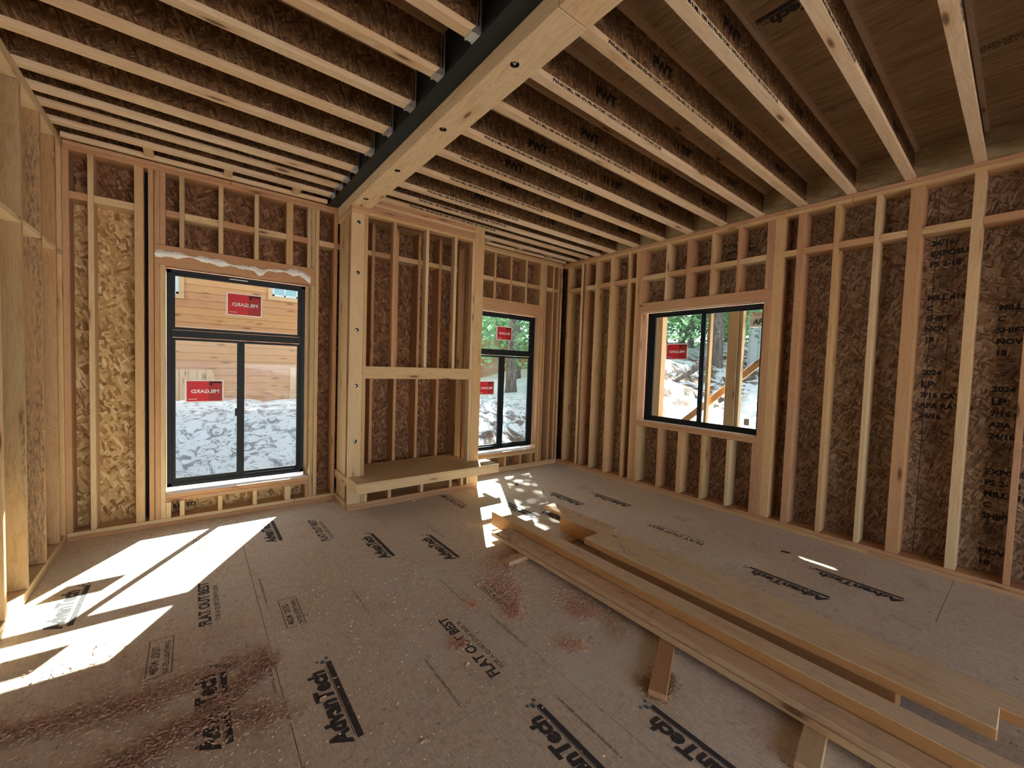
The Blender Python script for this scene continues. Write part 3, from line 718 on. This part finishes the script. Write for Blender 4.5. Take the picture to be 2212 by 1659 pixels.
# label stickers on the glass, seen from behind
def sticker(plane, a0, a1, z0, z1, d, label):
    r_ = empty('window_sticker', ((a0 + a1) / 2, d, z0) if plane == 'b' else (d, (a0 + a1) / 2, z0), label, 'sticker', 'maker stickers on the window glass')
    w, h = a1 - a0, z1 - z0; e = .012
    def q(u0, u1, v0, v1, t, mi, mb):  # u left..right as seen from inside
        if plane == 'b': mb.box(a0 + u0 * w, a0 + u1 * w, d - t, d - t + .0006, z0 + v0 * h, z0 + v1 * h, mi)
        else: mb.box(d - t, d - t + .0006, a1 - u1 * w, a1 - u0 * w, z0 + v0 * h, z0 + v1 * h, mi)
    m0 = MB(); q(0, 1, 0, 1, 0, 0, m0); o = m0.build('paper_backing', ['white'], r_); place(o, (0, 0, 0))
    m1 = MB(); q(.04, .60, .05, .95, .0012, 0, m1); q(.60, .96, .05, .95, .0012, 1, m1)
    for v in (.82, .78, .66, .62): q(.08, .30, v, v + .012, .0022, 2, m1)
    q(.62, .94, .86, .92, .0022, 3, m1); q(.63, .70, .76, .84, .0022, 3, m1)
    for v in (.70, .30, .24): q(.66, .92, v, v + .012, .0022, 1, m1)
    q(.08, .30, .14, .16, .0022, 4, m1)
    o = m1.build('printed_face', ['red_st', 'dred_st', 'dred_st', 'inkw', 'white'], r_); place(o, (0, 0, 0))
    me = text_mesh('MILGARD', .22 * h, 'white', .02)
    xs = [v.co.x for v in me.vertices]; tw = max(xs) - min(xs); sc = .72 * w / tw
    o = link('printed_name', me, r_)
    if plane == 'b': place(o, (a1 - .12 * w, d - .003, z0 + .42 * h), (math.pi / 2, 0, 0)); o.scale = (-sc, 1, 1)
    else: place(o, (d - .003, a0 + .12 * w, z0 + .42 * h), (math.pi / 2, 0, -math.pi / 2)); o.scale = (-sc, 1, 1)
sticker('b', .275, .595, 2.085, 2.32, WY + .028, 'red and white maker sticker high in the upper pane of the leftmost window')
sticker('b', -.061, .255, 1.18, 1.407, WY + .023, 'red and white maker sticker on the lower left pane above the snow bank')
sticker('b', 3.724, 4.024, 2.055, 2.27, WY + .028, 'red maker sticker in the upper pane of the narrow window beside the fireplace frame')
sticker('b', 3.41, 3.707, 1.20, 1.412, WY + .023, 'red maker sticker half hidden behind the fireplace post, lower pane of the middle window')
sticker('r', 2.837 * KX, 3.142 * KX, zk(1.813), zk(2.025), WX + .023, 'red maker sticker on the left pane of the right wall window, trees behind')
b = MB(); b.box(WX + .04, WX + .041, 2.07, 2.13, 1.045, 1.125); o = b.build('glass_tag', ['frame_out'], None)
tag(o, 'small pale square tag at the bottom right of the right wall window', 'label')

# ------------------------------------------------------------------ fireplace frame
YF = 4.565
fp = empty('fireplace_frame', (2.17, 4.8, 0), 'timber fireplace frame with bored front post, mantel rail and raised plywood hearth bench', 'fireplace')
HO = [(1.404, YF, z) for z in (3.136, 2.602, 1.988, 1.382, .771)]
bored(1.331, 1.468, YF, YF + T, .077, 3.234, 'pale', HO, (0, 1, 0), .019, .03, fp, 'front_post', 'z')
for h in HO:
    b = MB(); b.tube((0, 0, 0), (0, .01, 0), .009, .009, 6); o = b.build('post_bolt', ['bolt'], fp); place(o, (h[0], YF + .018, h[2] - .003))
board('built_up_post', 1.352, 1.49, 4.745, 5.090, .0775, 3.233, fp, 'pale', axis='z')
board('trimmer_stud', 1.469, 1.507, YF, YF + .089, .0775, 3.233, fp, 'stud', axis='z')
board('base_plate', 1.331, 3.022, YF, YF + .089, 0, .0375, fp, 'red'); board('base_plate', 1.331, 3.022, YF, YF + .089, .0385, .076, fp, 'red')
board('base_plate', 1.331, 1.42, YF + .09, 5.09, 0, .0375, fp, 'stud'); board('base_plate', 1.331, 1.42, YF + .09, 5.09, .0385, .0765, fp, 'pale')
board('base_plate', 2.93, 3.022, YF + .09, 5.09, 0, .0375, fp, 'stud'); board('base_plate', 2.93, 3.022, YF + .09, 5.09, .0385, .0765, fp, 'pale')
board('right_post', 2.885, 3.022, YF, YF + T, .077, ZP - .002, fp, 'stud', axis='z')
board('trimmer_stud', 2.846, 2.884, YF, YF + .089, .0775, 3.233, fp, 'pale', axis='z')
for x in (1.352 + .02,): pass
for y0 in (4.70, 4.86, 5.045): board('side_stud', 2.932, 3.021, y0, y0 + T, .0775, 3.233, fp, 'stud', axis='z')
board('top_rail', 1.331, 2.884, YF, YF + .089, 3.2345, 3.2715, fp, 'stud'); board('top_rail', 1.331, 2.884, YF, YF + .089, 3.2725, 3.3095, fp, 'red')
for k in range(3): board('top_rail', 1.533, 2.884, YF, YF + .089, 3.311 + k * .0348, 3.3448 + k * .0348, fp, ('stud', 'pale', 'stud')[k])
for k in range(2): board('top_side_rail', 1.331, 1.42, YF + .09, 5.09, 3.2345 + k * .038, 3.2715 + k * .038, fp, 'pale')
for k in range(2): board('top_side_rail', 2.933, 3.022, YF + .09, 5.09, 3.2345 + k * .038, 3.2715 + k * .038, fp, 'pale')
for a, mt in ((1.791, 'stud'), (2.195, 'pale'), (2.581, 'pale')): board('stud', a, a + T, YF, YF + .089, 1.599, 3.2335, fp, mt, axis='z')
board('mantel_rail', 1.469, 2.884, YF - .001, YF + .089, 1.460, 1.598, fp, 'stud')
for a in (1.508, 1.788, 2.194, 2.59, 2.762, 2.846): board('short_stud', a, a + T, YF + (.001 if a < 2.8 else .09), YF + (.089 if a < 2.8 else .13), .0775, .271, fp, 'pale', axis='z')
# hearth bench
board('bench_front', 1.333, 3.142, 4.252, 4.290, .272, .362, fp, 'pale')
board('bench_side', 1.333, 1.371, 4.2905, 5.085, .272, .362, fp, 'pale'); board('bench_side', 3.104, 3.142, 4.2905, 4.60, .272, .362, fp, 'pale')
M['plytop'] = lumber('plywood_top', [(.60, .44, .24)], .6, knots=.9)
for i, (a, b_) in enumerate(((1.333, 1.469), (1.469, 2.885), (2.885, 3.142))):
    board('bench_top', a, b_, 4.252, YF if i == 0 else (5.085 if i == 1 else YF), .363, .381, fp, 'plytop', c=.001, axis='x')
for i in range(4): board('bench_joist', 1.55 + .36 * i, 1.588 + .36 * i, 4.2905, YF - .001, .272, .362, fp, 'pale', axis='y')

# ------------------------------------------------------------------ lumber stack
def lum(name, label, x0, x1, y0, y1, z0, z1, mat, rot=0, group=None, top=None):
    o = board(name, x0, x1, y0, y1, z0, z1, None, mat, c=.004, axis='y' if (y1 - y0) > (x1 - x0) else 'x')
    if rot: o.rotation_euler = (0, 0, o.rotation_euler[2] + rot)
    tag(o, label, 'lumber', group)
    return o
G = 'loose lumber stacked along the floor'
def slab(name, label, x0, x1, y0, y1, z0, z1, cat='lumber'):
    dx, dy, dz = x1 - x0, y1 - y0, z1 - z0
    me = cham(dy, dx, dz, .003, 'slab').copy(); me.materials.append(M['edge'])
    for p in me.polygons:
        if abs(p.normal.z) < .5: p.material_index = 1
    o = link(name, me, None); o.location = ((x0 + x1) / 2, (y0 + y1) / 2, (z0 + z1) / 2); o.rotation_euler = (0, 0, math.pi / 2)
    return tag(o, label, cat, G)
lum('floor_board', 'lowest thin pale board of the stack, at its outer left edge', 2.235, 2.378, -1.2, 3.115, .039, .0765, 'pale', group=G)
lum('floor_board', 'rounded-edge board lying on top of the lowest pale board, left side of stack', 2.245, 2.383, -1.2, 3.005, .0775, .115, 'timber', group=G)
slab('timber_beam', 'long square timber beside the two thin boards, its left end jutting farthest', 2.392, 2.522, -1.2, 3.338, .039, .177)
slab('timber_beam', 'square timber block sticking out behind the wide plank end', 2.885, 3.022, .1, 2.855, .039, .177)
slab('timber_beam', 'square timber in shadow below the near edge of the wide plank', 2.645, 2.78, .34, 2.15, .039, .177)
slab('wide_plank', 'wide thick plank on top of the stack with a pencil sketch at its end', 2.605, 2.792, .03, 2.285, .178, .229)
slab('wide_plank', 'second wide plank flush behind the first, running out of frame right', 2.794, 2.955, -1.2, 2.285, .178, .229)
lum('floor_board', 'thin flat board at the far end of the stack, partly in sunlight', 3.155, 3.335, 2.5, 3.395, .039, .0765, 'timber', group=G)
# bearers
def bearer(label, cx, cy, L, w, h, ang, mat):
    o = link('bearer_block', cham(L, w, h, .003, mat), None); o.location = (cx, cy, h / 2 + .0005); o.rotation_euler = (0, 0, ang)
    return tag(o, label, 'block', 'wood bearers under the lumber stack')
bearer('flat wood bearer at the far left end of the stack, over red shavings', 2.68, 2.66, 1.24, .089, .038, R(1.5), 'timber')
bearer('reddish wood bearer sticking out to the left under the middle of the stack', 2.42, 1.37, 1.28, .089, .038, R(25.5), 'red')
bearer('pale wood bearer with screw holes at the bottom right edge of the picture', 2.60, .60, 1.22, .089, .038, R(9), 'pale')
# drawn shape on the plank end
p = MB()
pts = [(2.73, 2.02), (2.70, 1.95), (2.67, 1.93), (2.66, 1.86), (2.72, 1.82), (2.70, 1.88), (2.73, 1.93), (2.73, 2.02)]
for a, b_ in zip(pts, pts[1:]):
    a, b_ = Vector((*a, 0)), Vector((*b_, 0)); n_ = (b_ - a).normalized().cross(Vector((0, 0, 1))) * .002
    p.quad(*[(q.x, q.y, .2295) for q in (a - n_, b_ - n_, b_ + n_, a + n_)])
o = p.build('pencil_sketch', ['ink2'], bpy.data.objects['wide_plank'])
o.matrix_parent_inverse = (Matrix.Translation(o.parent.location) @ Matrix.Rotation(math.pi / 2, 4, 'Z')).inverted()

# ------------------------------------------------------------------ plastic strip on the header over window 1
nx, nz = 90, 7; vs = []; fs = []
rd = random.Random(3)
for i in range(nx):
    u = i / (nx - 1); x = -.275 + u * 1.315
    zc = 2.585 + .012 * math.sin(u * 9) - (.035 if .60 < u < .68 else 0) * math.sin((u - .60) / .08 * math.pi) - (.05 * max(0, u - .93) / .07)
    wd = .022 + .010 * math.sin(u * 23) + .008 * math.sin(u * 51 + 1) + (.02 if u > .93 else 0) * 1
    for j in range(nz):
        v = j / (nz - 1) - .5
        vs.append((x + rd.uniform(-.004, .004), YB - .006 - .020 * math.cos(v * math.pi) - rd.uniform(0, .007), zc + v * 2 * wd + rd.uniform(-.004, .004)))
for i in range(nx - 1):
    for j in range(nz - 1):
        a = i * nz + j; fs.append([a, a + nz, a + nz + 1, a + 1])
me = bpy.data.meshes.new('plastic'); me.from_pydata(vs, [], fs); o = link('plastic_strip', me, None, M['plastic'])
tag(o, 'crumpled translucent plastic strip stapled across the header over the leftmost window', 'plastic sheet')
sm = o.modifiers.new('s', 'SOLIDIFY'); sm.thickness = .001

# ------------------------------------------------------------------ debris
def chip(name, label, x, y, L, w, curl, ang, mat='chip', cat='wood chip', z=.001):
    b = MB(); n = 8
    for i in range(n):
        for s_ in (0,):
            u0, u1 = i / n, (i + 1) / n
            f = lambda u: (L * (u - .5), curl * (1 - (2 * u - 1) ** 2) * L, .25 * curl * L * (2 * u - 1) ** 2)
            a, c = f(u0), f(u1); w0 = w * math.sin(math.pi * min(.95, max(.05, u0))); w1_ = w * math.sin(math.pi * min(.95, max(.05, u1)))
            b.quad((a[0], a[1] - w0 / 2, a[2]), (c[0], c[1] - w1_ / 2, c[2]), (c[0], c[1] + w1_ / 2, c[2] + .004), (a[0], a[1] + w0 / 2, a[2] + .004))
            b.quad((a[0], a[1] - w0 / 2, a[2] + .003), (a[0], a[1] + w0 / 2, a[2] + .007), (c[0], c[1] + w1_ / 2, c[2] + .007), (c[0], c[1] - w1_ / 2, c[2] + .003))
    o = b.build(name, [mat], None); o.location = (x, y, z); o.rotation_euler = (0, 0, ang)
    return tag(o, label, cat)
cg = 'curled pale wood chips on the floor'
for lab, x, y, L, ang in (('large pale curled chip lying across the big black floor lettering', 1.19, 1.83, .05, .8), ('thin curled chip left of the floor lettering, nearer the fireplace', 1.02, 2.50, .035, .1),
                          ('curved pale chip near the middle bottom of the picture', .78, 1.80, .04, 1.2), ('second curved chip just left of the floor joint line', .69, 1.76, .045, 1.9),
                          ('oval pale chip below the floor joint ring marks', .80, 1.55, .04, -.4), ('pale chip lying on the left black floor stamp', .50, 2.05, .04, .5),
                          ('white chip on the lower half of the left black floor stamp', .53, 1.93, .03, 1.4), ('straight pale sliver beside the brown sawdust streak', .26, 2.20, .06, 1.5)):
    tag(chip('wood_chip', lab, x, y, L, .012, .25, ang), group=cg)
chip('wood_sliver', 'long thin pale wood sliver at the lower left of the floor', -.19, 2.28, .16, .006, .02, -.75)
chip('paper_scrap', 'crumpled white paper scrap on the floor in front of the hearth', 2.088, 4.50, .07, .04, .2, .3, 'white', 'paper')
b = MB(); b.box(-.03, .01, -.012, .012, 0, .012); b.box(-.005, .035, -.005, .02, .0, .009); b.box(-.02, .0, .008, .024, .0, .007)
o = b.build('plastic_clip', ['plastic_k'], None); o.location = (3.58, 4.40, .001); o.rotation_euler = (0, 0, .6); tag(o, 'small black plastic clip lying in the light patch before the middle window', 'clip')
b = MB(); b.tube((-.035, 0, .008), (.035, 0, .008), .007, .006, 8); b.tube((.035, 0, .008), (.05, 0, .007), .003, .001, 8)
o = b.build('marker_stub', ['plastic_k'], None); o.location = (4.36, 1.37, .001); o.rotation_euler = (0, 0, -1.2); tag(o, 'short black marker stub on the floor near the right wall', 'marker')
wbox('plate_scrap', 1.245, 1.30, 4.99, 5.05, .001, .006, None, 'shav'); tag(bpy.data.objects['plate_scrap'], 'tiny orange wood scrap at the left foot of the fireplace frame', 'wood scrap')

def shavings(name, label, paths, n, size, mat):
    """paths: (x0,y0,x1,y1,spread,weight)"""
    W_ = np.array([p_[5] for p_ in paths], float); W_ /= W_.sum()
    vs, fs = [], []
    for k in range(n):
        p_ = paths[RNG.choice(len(paths), p=W_)]; u = RNG.random()
        x = p_[0] + (p_[2] - p_[0]) * u + RNG.normal(0, p_[4]); y = p_[1] + (p_[3] - p_[1]) * u + RNG.normal(0, p_[4])
        if x < XL + .02 and y > 3.14: continue
        L = size * RNG.uniform(.4, 1.5); w = L * RNG.uniform(.15, .4); a = RNG.uniform(0, 6.3); z = RNG.uniform(.001, .009)
        c, s_ = math.cos(a) * L, math.sin(a) * L; cx, sx = -math.sin(a) * w, math.cos(a) * w; t1, t2, t3 = RNG.uniform(0, .008, 3)
        i = len(vs); vs += [(x - c, y - s_, z + t1), (x + cx, y + sx, z + t2), (x + c, y + s_, z + t3), (x - cx, y - sx, z)]; fs += [[i, i + 1, i + 2], [i, i + 2, i + 3]]
    me = bpy.data.meshes.new(name); me.from_pydata(vs, [], fs); o = link(name, me, None, M[mat]); tag(o, label, 'shavings', None, 'stuff'); return o
shavings('wood_shavings', 'brown wood shavings swept in diagonal streaks over the lower left floor', [(-.75, 2.66, -.2, 2.53, .05, 3), (-.2, 2.53, .32, 2.6, .05, 2), (-.3, 2.15, .02, 2.24, .05, 2.5), (.02, 2.24, .34, 2.50, .035, 4), (.1, 2.2, .33, 2.05, .05, 1), (-.8, 2.2, .0, 2.4, .18, 2), (-.6, 2.9, .3, 2.8, .15, 1.2), (-.3, 1.9, .3, 2.1, .15, 1)], 9000, .009, 'shav')
M['sawd'] = lumber('red_sawdust', [(.72, .44, .32), (.66, .40, .28)], .1, knots=0)
shavings('red_shavings', 'reddish fine shavings round the left end of the lumber stack', [(2.17, 2.82, 1.8, 2.47, .1, 3), (1.86, 2.45, 1.75, 2.15, .06, 2), (1.74, 2.18, 1.68, 2.03, .03, 1), (1.25, 2.03, 1.22, 2.0, .025, .8), (1.52, 2.3, 1.5, 2.3, .02, .4), (2.12, 2.02, 2.16, 1.72, .06, 1.2), (1.72, 1.64, 1.83, 1.58, .03, .5), (2.06, 1.85, 2.08, 1.8, .05, .6)], 6000, .006, 'sawd')
M['sawy'] = lumber('yellow_sawdust', [(.46, .30, .16)], .1, knots=0)
shavings('yellow_sawdust', 'yellow-brown sawdust heap beside the reddish bearer', [(1.92, 1.10, 2.02, 1.17, .03, 3), (1.86, 1.08, 1.90, 1.2, .03, 1), (2.05, 1.5, 2.25, 1.7, .05, .8)], 2600, .006, 'sawy')
shavings('floor_specks', 'tiny pale specks of sawdust scattered over the whole floor', [(-.7, 3.0, 2.0, 2.2, .7, 2), (.2, 1.2, 2.2, 3.5, .6, 2), (3.5, 4.2, 4.2, .8, .5, 1)], 2600, .0045, 'chip')

# ------------------------------------------------------------------ outdoors
def vnoise(x, y, s, seed):
    r = np.random.default_rng(seed); g = r.random((160, 160)); x = x / s + 70; y = y / s + 70
    xi, yi = np.floor(x).astype(int) % 159, np.floor(y).astype(int) % 159; fx, fy = x - np.floor(x), y - np.floor(y)
    fx, fy = fx * fx * (3 - 2 * fx), fy * fy * (3 - 2 * fy)
    return (g[xi, yi] * (1 - fx) + g[xi + 1, yi] * fx) * (1 - fy) + (g[xi, yi + 1] * (1 - fx) + g[xi + 1, yi + 1] * fx) * fy
def sstep(a, b_, x): t = np.clip((x - a) / (b_ - a), 0, 1); return t * t * (3 - 2 * t)
def height(x, y):
    n = sstep(6.0, 9.4, y) * 1.08 - .22 * sstep(9.8, 11.5, y) * (1 - sstep(5, 7, x))
    e = np.clip((x - 8.7) / 4.5, 0, 1) * 1.75 + np.clip((x - 13.2) / 10, 0, 2) * .9
    e = e * (1 - .55 * sstep(7.5, 12, y) * (1 - sstep(12, 18, x)))
    h = -.36 + n + e
    h += (vnoise(x, y, .9, 1) - .5) * .22 + (vnoise(x, y, .33, 2) - .5) * .12 + (vnoise(x, y, .16, 3) - .5) * .06
    ins = (x < 5.5) & (y < 5.6) & (x > -6) & (y > -4.4)
    return np.where(ins, -.45, h)
def grid(x0, x1, y0, y1, st):
    xs = np.arange(x0, x1 + st / 2, st); ys = np.arange(y0, y1 + st / 2, st); Xg, Yg = np.meshgrid(xs, ys, indexing='ij')
    return xs, ys, Xg, Yg
xs, ys, Xg, Yg = grid(-14, 30, -14, 32, .16)
Zg = height(Xg, Yg); nx, ny = len(xs), len(ys)
vs = np.stack([Xg, Yg, Zg], -1).reshape(-1, 3)
I = np.arange(nx * ny).reshape(nx, ny)
fq = np.stack([I[:-1, :-1], I[1:, :-1], I[1:, 1:], I[:-1, 1:]], -1).reshape(-1, 4)
me = bpy.data.meshes.new('ground'); me.from_pydata(vs.tolist(), [], fq.tolist()); me.polygons.foreach_set('use_smooth', [True] * len(me.polygons))
ground = link('ground', me, None, M['snow']); tag(ground, kind='structure')
b = MB(); b.quad((-150, -150, -.5), (150, -150, -.5), (150, 150, -.5), (-150, 150, -.5)); g2 = b.build('ground_far', ['snow'], None); tag(g2, kind='structure')

# neighbouring house
hs = empty('neighbour_house', (-1, 12.5, .3), 'cedar-sided neighbouring house seen through the leftmost window behind the snow bank', 'house')
for k in range(38):
    z = .1 + k * .18
    board('siding_board', -9, 4.8, 12.5 + .0, 12.53, z, z + .176, hs, 'siding', c=.006)
wbox('house_core', -8.95, 4.75, 12.545, 13.6, 0, 6.9, hs, 'trim')
b = MB(); b.box(-9.3, 5.2, 12.1, 13.8, 6.95, 7.1); o = b.build('roof', ['steel'], hs); place(o, (0, 0, 0))  # unseen top raised so the house shades the snow bank
def hwin(x0, x1, z0, z1, n=1):
    f = MB(); f.box(x0 - .1, x0, 12.46, 12.5, z0 - .1, z1 + .1); f.box(x1, x1 + .1, 12.46, 12.5, z0 - .1, z1 + .1); f.box(x0, x1, 12.46, 12.5, z0 - .1, z0); f.box(x0, x1, 12.46, 12.5, z1, z1 + .1)
    o = f.build('window_trim', ['trim'], hs); place(o, (0, 0, 0))
    f = MB(); f.box(x0, x0 + .05, 12.475, 12.495, z0, z1); f.box(x1 - .05, x1, 12.475, 12.495, z0, z1); f.box(x0, x1, 12.475, 12.495, z0, z0 + .05); f.box(x0, x1, 12.475, 12.495, z1 - .05, z1)
    for i in range(1, n): xx = x0 + (x1 - x0) * i / n; f.box(xx - .015, xx + .015, 12.475, 12.495, z0, z1)
    o = f.build('window_frame', ['frame_out'], hs); place(o, (0, 0, 0))
    f = MB(); f.box(x0 + .05, x1 - .05, 12.485, 12.492, z0 + .05, z1 - .05); o = f.build('window_pane', ['pane_out'], hs); place(o, (0, 0, 0))
hwin(-1.2, -.26, 3.08, 4.4); hwin(1.65, 3.1, 3.28, 4.4, 5)
for i in range(5): board('hatch_board', -.42 + i * .17, -.26 + i * .17, 12.47, 12.499, .1, 1.32, hs, 'trim', axis='z')
board('trim_board', 2.08, 2.22, 12.47, 12.499, .1, 1.42, hs, 'trim', axis='z')
board('thin_stake', .17, .20, 11.6, 11.63, .3, 1.25, None, 'bark'); tag(bpy.data.objects['thin_stake'], 'thin dark stake standing in the snow against the cedar house', 'stake')
h2 = empty('red_cabin', (14, 19, 0), 'red-brown cabin wall behind the tree, seen low through the middle window', 'cabin')
for k in range(14): board('siding_board', 9.5, 18.5, 16.0, 16.03, .4 + .18 * k, .4 + .18 * k + .176, h2, 'red', c=.006)
wbox('cabin_core', 9.55, 18.45, 16.04, 17, .3, 2.9, h2, 'red')

# porch frame outside the right wall window
pf = empty('porch_frame', (6.6, 3.5, -.3), 'new fir porch frame with posts and a diagonal brace outside the right wall window', 'porch')
for y0, y1, x0, mt in ((4.14, 4.29, 6.55, 'post_out'), (2.86, 3.01, 6.55, 'post_out')): board('post', x0, x0 + .14, y0, y1, -.4, 2.86, pf, mt, axis='z')
for y0 in (3.29, 2.80, 4.295): board('stud', 6.56, 6.65, y0, y0 + .045, -.4, 2.86, pf, 'pale', axis='z')
o = link('brace', cham(2.6, .038, .10, .003, 'post_out'), pf); a_, b2 = Vector((6.70, 4.0, .57)), Vector((6.70, 2.2, 2.18)); o.location = (a_ + b2) / 2 - pf.location; o.rotation_euler = (b2 - a_).to_track_quat('X', 'Z').to_euler()
board('beam', 6.55, 6.69, 1.2, 5.6, 2.862, 2.995, pf, 'post_out')
for y0 in (2.2, 3.4, 4.6): board('rafter', 5.23, 6.9, y0, y0 + .04, 3.0, 3.09, pf, 'pale')
for nm, x0, x1, y0, y1 in (('deck_sheet', 5.23, 6.02, 1.0, 5.7), ('deck_sheet', 6.052, 7.1, 1.0, 5.7), ('deck_sheet', 6.0205, 6.0515, 1.0, 3.86), ('deck_sheet', 6.0205, 6.0515, 4.14, 5.7)): wbox(nm, x0, x1, y0, y1, 3.091, 3.11, pf, 'rim')  # slot left between the sheets is shaped to pass a sliver of sun
b = MB(); b.box(6.66, 6.70, 2.05, 2.75, 2.36, 2.52); o = b.build('banner', ['white'], pf); place(o, (0, 0, 0)); o['label'] = 'white banner strip with dark lettering'
t_ = text('APRES', .11, (6.655, 2.70, 2.40), (math.pi / 2, 0, -math.pi / 2), pf, 'ink', .03, .2, 'banner_lettering')

sh = empty('garden_shed', (16.5, 5, 1.9), 'pale grey ribbed shed with a reddish fascia beyond the porch', 'shed')
wbox('shed_core', 16.05, 18, 2.5, 6.64, 1.6, 3.68, sh, 'shed')
for i in range(13): wbox('rib', 16.0, 16.05, 2.6 + .31 * i, 2.82 + .31 * i, 1.6, 3.66, sh, 'shed', .01)
wbox('fascia', 15.85, 16.0, 2.4, 6.75, 3.67, 3.86, sh, 'shed_roof')
wbox('cross_rail', 15.985, 16.0, 4.6, 6.55, 2.86, 2.92, sh, 'shed')

# trees
def crown_mesh(seed, H, R0, n=9000, z0=1.2):
    r = np.random.default_rng(seed); vs, fs = [], []
    for k in range(n):
        u = r.random() ** .8; z = z0 + u * (H - z0); rad = R0 * (1 - u) ** .75 + .1
        lay = math.floor(z / .7); a = r.uniform(0, 2 * math.pi) ; a = a + .6 * math.sin(5 * a + lay)
        rr = rad * math.sqrt(r.uniform(.08, 1)); x, y = rr * math.cos(a), rr * math.sin(a); z = z - rr * .25
        L = r.uniform(.06, .17); d = Vector((math.cos(a) + r.normal(0, .5), math.sin(a) + r.normal(0, .5), r.normal(-.1, .4))).normalized() * L
        w = Vector((-d.y, d.x, r.normal(0, .1))) * .35; i = len(vs); p = Vector((x, y, z))
        vs += [tuple(p - d), tuple(p + w), tuple(p + d), tuple(p - w)]; fs += [[i, i + 1, i + 2, i + 3]]
    me = bpy.data.meshes.new('crown'); me.from_pydata(vs, [], fs); me.materials.append(M['leaf']); return me
CM = [crown_mesh(1, 11, 2.3), crown_mesh(2, 13, 2.7, 11000), crown_mesh(3, 9, 2.0, 8000, .6)]
def trunk_mesh(seed, H, r0):
    b = MB(); rd = random.Random(seed); n = 10; rings = 14; vs = []
    for i in range(rings):
        z = -.4 + i / (rings - 1) * H; rr = r0 * (1 - .85 * i / (rings - 1)) * (1.25 if i == 0 else 1)
        for j in range(n):
            a = 2 * math.pi * j / n; q = rr * (1 + rd.uniform(-.1, .1)); b.v.append((q * math.cos(a) + .04 * math.sin(i), q * math.sin(a), z))
    for i in range(rings - 1):
        for j in range(n): b.f.append([i * n + j, i * n + (j + 1) % n, (i + 1) * n + (j + 1) % n, (i + 1) * n + j]); b.mi.append(0)
    for i in range(14):
        z = rd.uniform(1.6, H * .9); a = rd.uniform(0, 6.28); L = rd.uniform(.6, 1.5); b.tube((0, 0, z), (L * math.cos(a), L * math.sin(a), z + rd.uniform(-.2, .3)), .035, .008, 5)
    return b.mesh('trunk', ['bark'])
TM = [trunk_mesh(1, 10, .2), trunk_mesh(2, 12, .17), trunk_mesh(3, 8.5, .12)]
def tree(x, y, k, s, label, group='evergreen trees outside the windows'):
    z = float(height(np.array([x]), np.array([y]))[0])
    t = empty('evergreen_tree', (x, y, z), label, 'tree', group); t.scale = (s, s, s); t.rotation_euler = (0, 0, random.uniform(0, 6))
    link('trunk', TM[k], t); c_ = link('needles', CM[k], t); c_['kind'] = 'stuff'
tree(8.55, 11.0, 0, 1.0, 'big grey-trunked evergreen standing on the snow behind the middle window')
for (x, y, k, s, lab) in ((17, 9.75, 1, 1.0, 'left of the two slim trunks seen behind the sticker of the right wall window'), (16.6, 9.15, 2, 1.1, 'slim trunk just right of the sticker in the right wall window'),
                          (15, 7.24, 0, .95, 'grey trunk between the porch posts in the right wall window')):
    tree(x, y, k, s, lab)
far = [(20, 12.5), (22, 10.2), (21, 8.4), (24, 12), (25, 9.3), (19, 14.5), (26, 15), (23, 16), (28, 11), (12.5, 17.4), (15, 19), (17.5, 18), (20, 21), (13.5, 22), (10.5, 20), (17, 24), (22.5, 19.5), (24, 24), (27, 7.6), (29, 13.5), (19.5, 10.9), (11.2, 14.2)]
for i, (x, y) in enumerate(far): tree(x, y, i % 3, random.uniform(.85, 1.2), 'one of the evergreens massed in the background beyond the snow slope', 'background evergreens')
b = MB(); P = [Vector((11.9, 7.5, 1.12)), Vector((12.35, 7.25, 1.38)), Vector((12.9, 7.0, 1.72)), Vector((13.4, 6.85, 2.05))]; rr = [.05, .075, .11, .15]
for i in range(3): b.tube(P[i], P[i + 1], rr[i], rr[i + 1], 9)
for i, (u, v) in enumerate(((.3, .25), (.6, .3), (.9, .2))): q = P[1].lerp(P[2], u); b.tube(q, q + Vector((.1, .1, v)), .02, .006, 5)
o = b.build('fallen_log', ['bark'], None); tag(o, 'fallen dark log lying up the snow slope outside the right wall window', 'log')
